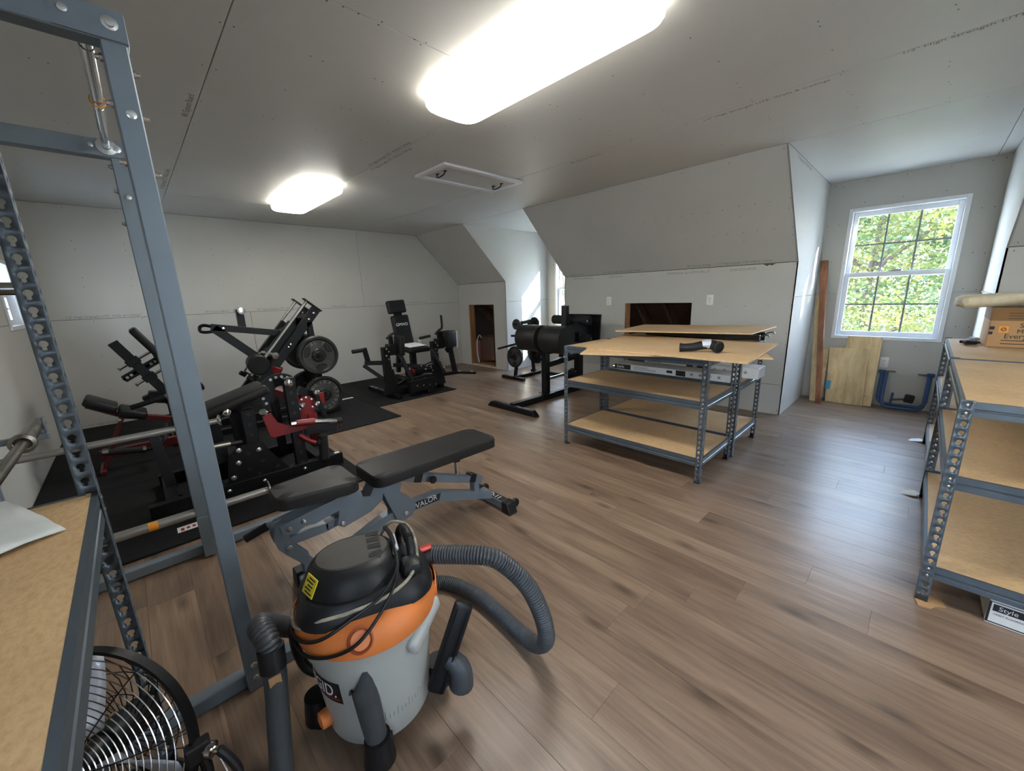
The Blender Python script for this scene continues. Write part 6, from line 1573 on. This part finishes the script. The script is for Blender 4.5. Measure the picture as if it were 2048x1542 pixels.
for z in (1.0, .76):
    for (a, b) in (((GX - .28), (GX - .03)), ((GX + .08), (GX + .32))):
        part('ankle_roller', MB().lathe([(0, 0), (.052, 0), (.060, .01), (.060, b - a - .01), (.052, b - a), (0, b - a)], (a, 4.24, z), (1, 0, 0), 22), MAT['foam_black'], t)
part('roller_axle', MB().tube([(GX - .28, 4.24, 1.0), (GX + .34, 4.24, 1.0)], .014, 10).tube([(GX - .28, 4.24, .76), (GX + .34, 4.24, .76)], .014, 10), MAT['chrome'], t)
RB((GX + .02, 4.22, .72), (GX + .02, 4.22, 1.04), .05, .05, 'roller_bracket', up=(0, 1, 0))
for p in ((GX + .31, 4.19, .99), (GX + .27, 4.1, .83), (GX + .18, 3.95, .72)): part('bolt', MB().lathe([(.014, 0), (.014, .006), (0, .008)], p, (0, -1, 0), 10), MAT['bolt'], t)
part('side_plate', MB().prism([(3.86, .66), (4.50, .68), (4.50, 1.03), (4.14, .98), (3.86, .92)], (GX + .19, 0, 0), (0, 1, 0), (0, 0, 1), .01), MAT['black_steel'], t)
part('transport_wheel', MB().lathe([(.05, -.03), (.11, -.03), (.13, -.022), (.13, .022), (.11, .03), (.05, .03)], (GX - .20, 4.56, .137), (1, .3, 0), 28).lathe([(0, -.02), (.05, -.02), (.05, .02), (0, .02)], (GX - .20, 4.56, .137), (1, .3, 0), 16), MAT['rubber'], t)
iron_plate((-3.29, 4.72, .20), (.3, -1, 0), .19, .05, 'black bumper plate leaning on the knee wall behind the back extension machine', 0, None, 'rubber', 'plates near the dormer') if 0 else None

# ------------------------------------------------------------------ plate tree in the dormer mouth
t = thing('plate_tree', 'black weight plate tree on the floor before the bright dormer', 'plate rack', (-4.5, 4.62, 0))
PX = -4.5
RB((PX - .27, 4.36, .025), (PX + .23, 4.36, .025), .06, .045, 'foot'); RB((PX - .22, 5.02, .025), (PX + .42, 5.02, .025), .06, .045, 'foot')
RB((PX, 4.36, .03), (PX, 5.02, .03), .06, .05, 'spine', 'charcoal_steel')
RB((PX - .03, 4.42, .04), (PX - .0, 4.56, .90), .045, .045, 'upright', up=(0, 1, 0)); RB((PX, 4.84, .04), (PX, 4.74, .92), .045, .045, 'upright', up=(0, 1, 0)); RB((PX, 4.55, .90), (PX, 4.76, .92), .05, .05, 'top_bar')
pegs = [((PX - .01, 4.47, .36), (PX - .01, 4.26, .38)), ((PX - .01, 4.52, .70), (PX - .03, 4.36, .71)), ((PX - .01, 4.56, .87), (PX - .03, 4.40, .89)), ((PX, 4.82, .36), (PX, 5.05, .38)), ((PX, 4.80, .87), (PX, 4.98, .89))]
for a, b in pegs: part('peg', MB().tube([a, b], .018, 12), MAT['charcoal_steel'], t)
part('handle_bar', MB().tube([(PX - .02, 4.50, .575), (PX - .10, 4.12, .525)], .017, 10), MAT['black_steel'], t)
iron_plate((PX - .01, 4.40, .365), (0, -1, .06), .172, .03, 'mid size slotted iron plate on the low front peg of the plate tree', 3, None, 'plate_iron', 'plates on the plate tree')
for k, (y, lab) in enumerate(((4.885, 'first'), (4.925, 'middle'), (4.965, 'last'))):
    iron_plate((PX + .0, y, .37), (0, 1, .06), .18, .032, '%s iron plate on the rear low peg of the plate tree, counted outwards' % lab, 0, None, 'plate_iron', 'plates on the plate tree')
iron_plate((PX - .02, 4.47, .882), (0, -1, .06), .085, .03, 'small iron plate on the top front peg of the plate tree', 0, None, 'plate_iron', 'plates on the plate tree')
iron_plate((PX, 4.88, .882), (0, 1, .06), .095, .03, 'small iron plate on the top rear peg of the plate tree', 0, None, 'plate_iron', 'plates on the plate tree')
# things on the dormer floor behind
solo('paper_heap', crumple(MB().box((-3.98, 5.35, .16), (.24, .3, .30), rotm(0, 0, 15), .08, 2), .02, 12), MAT['cardboard'], 'crumpled tan paper heap on the bright dormer floor', 'paper', (-3.98, 5.35, 0))
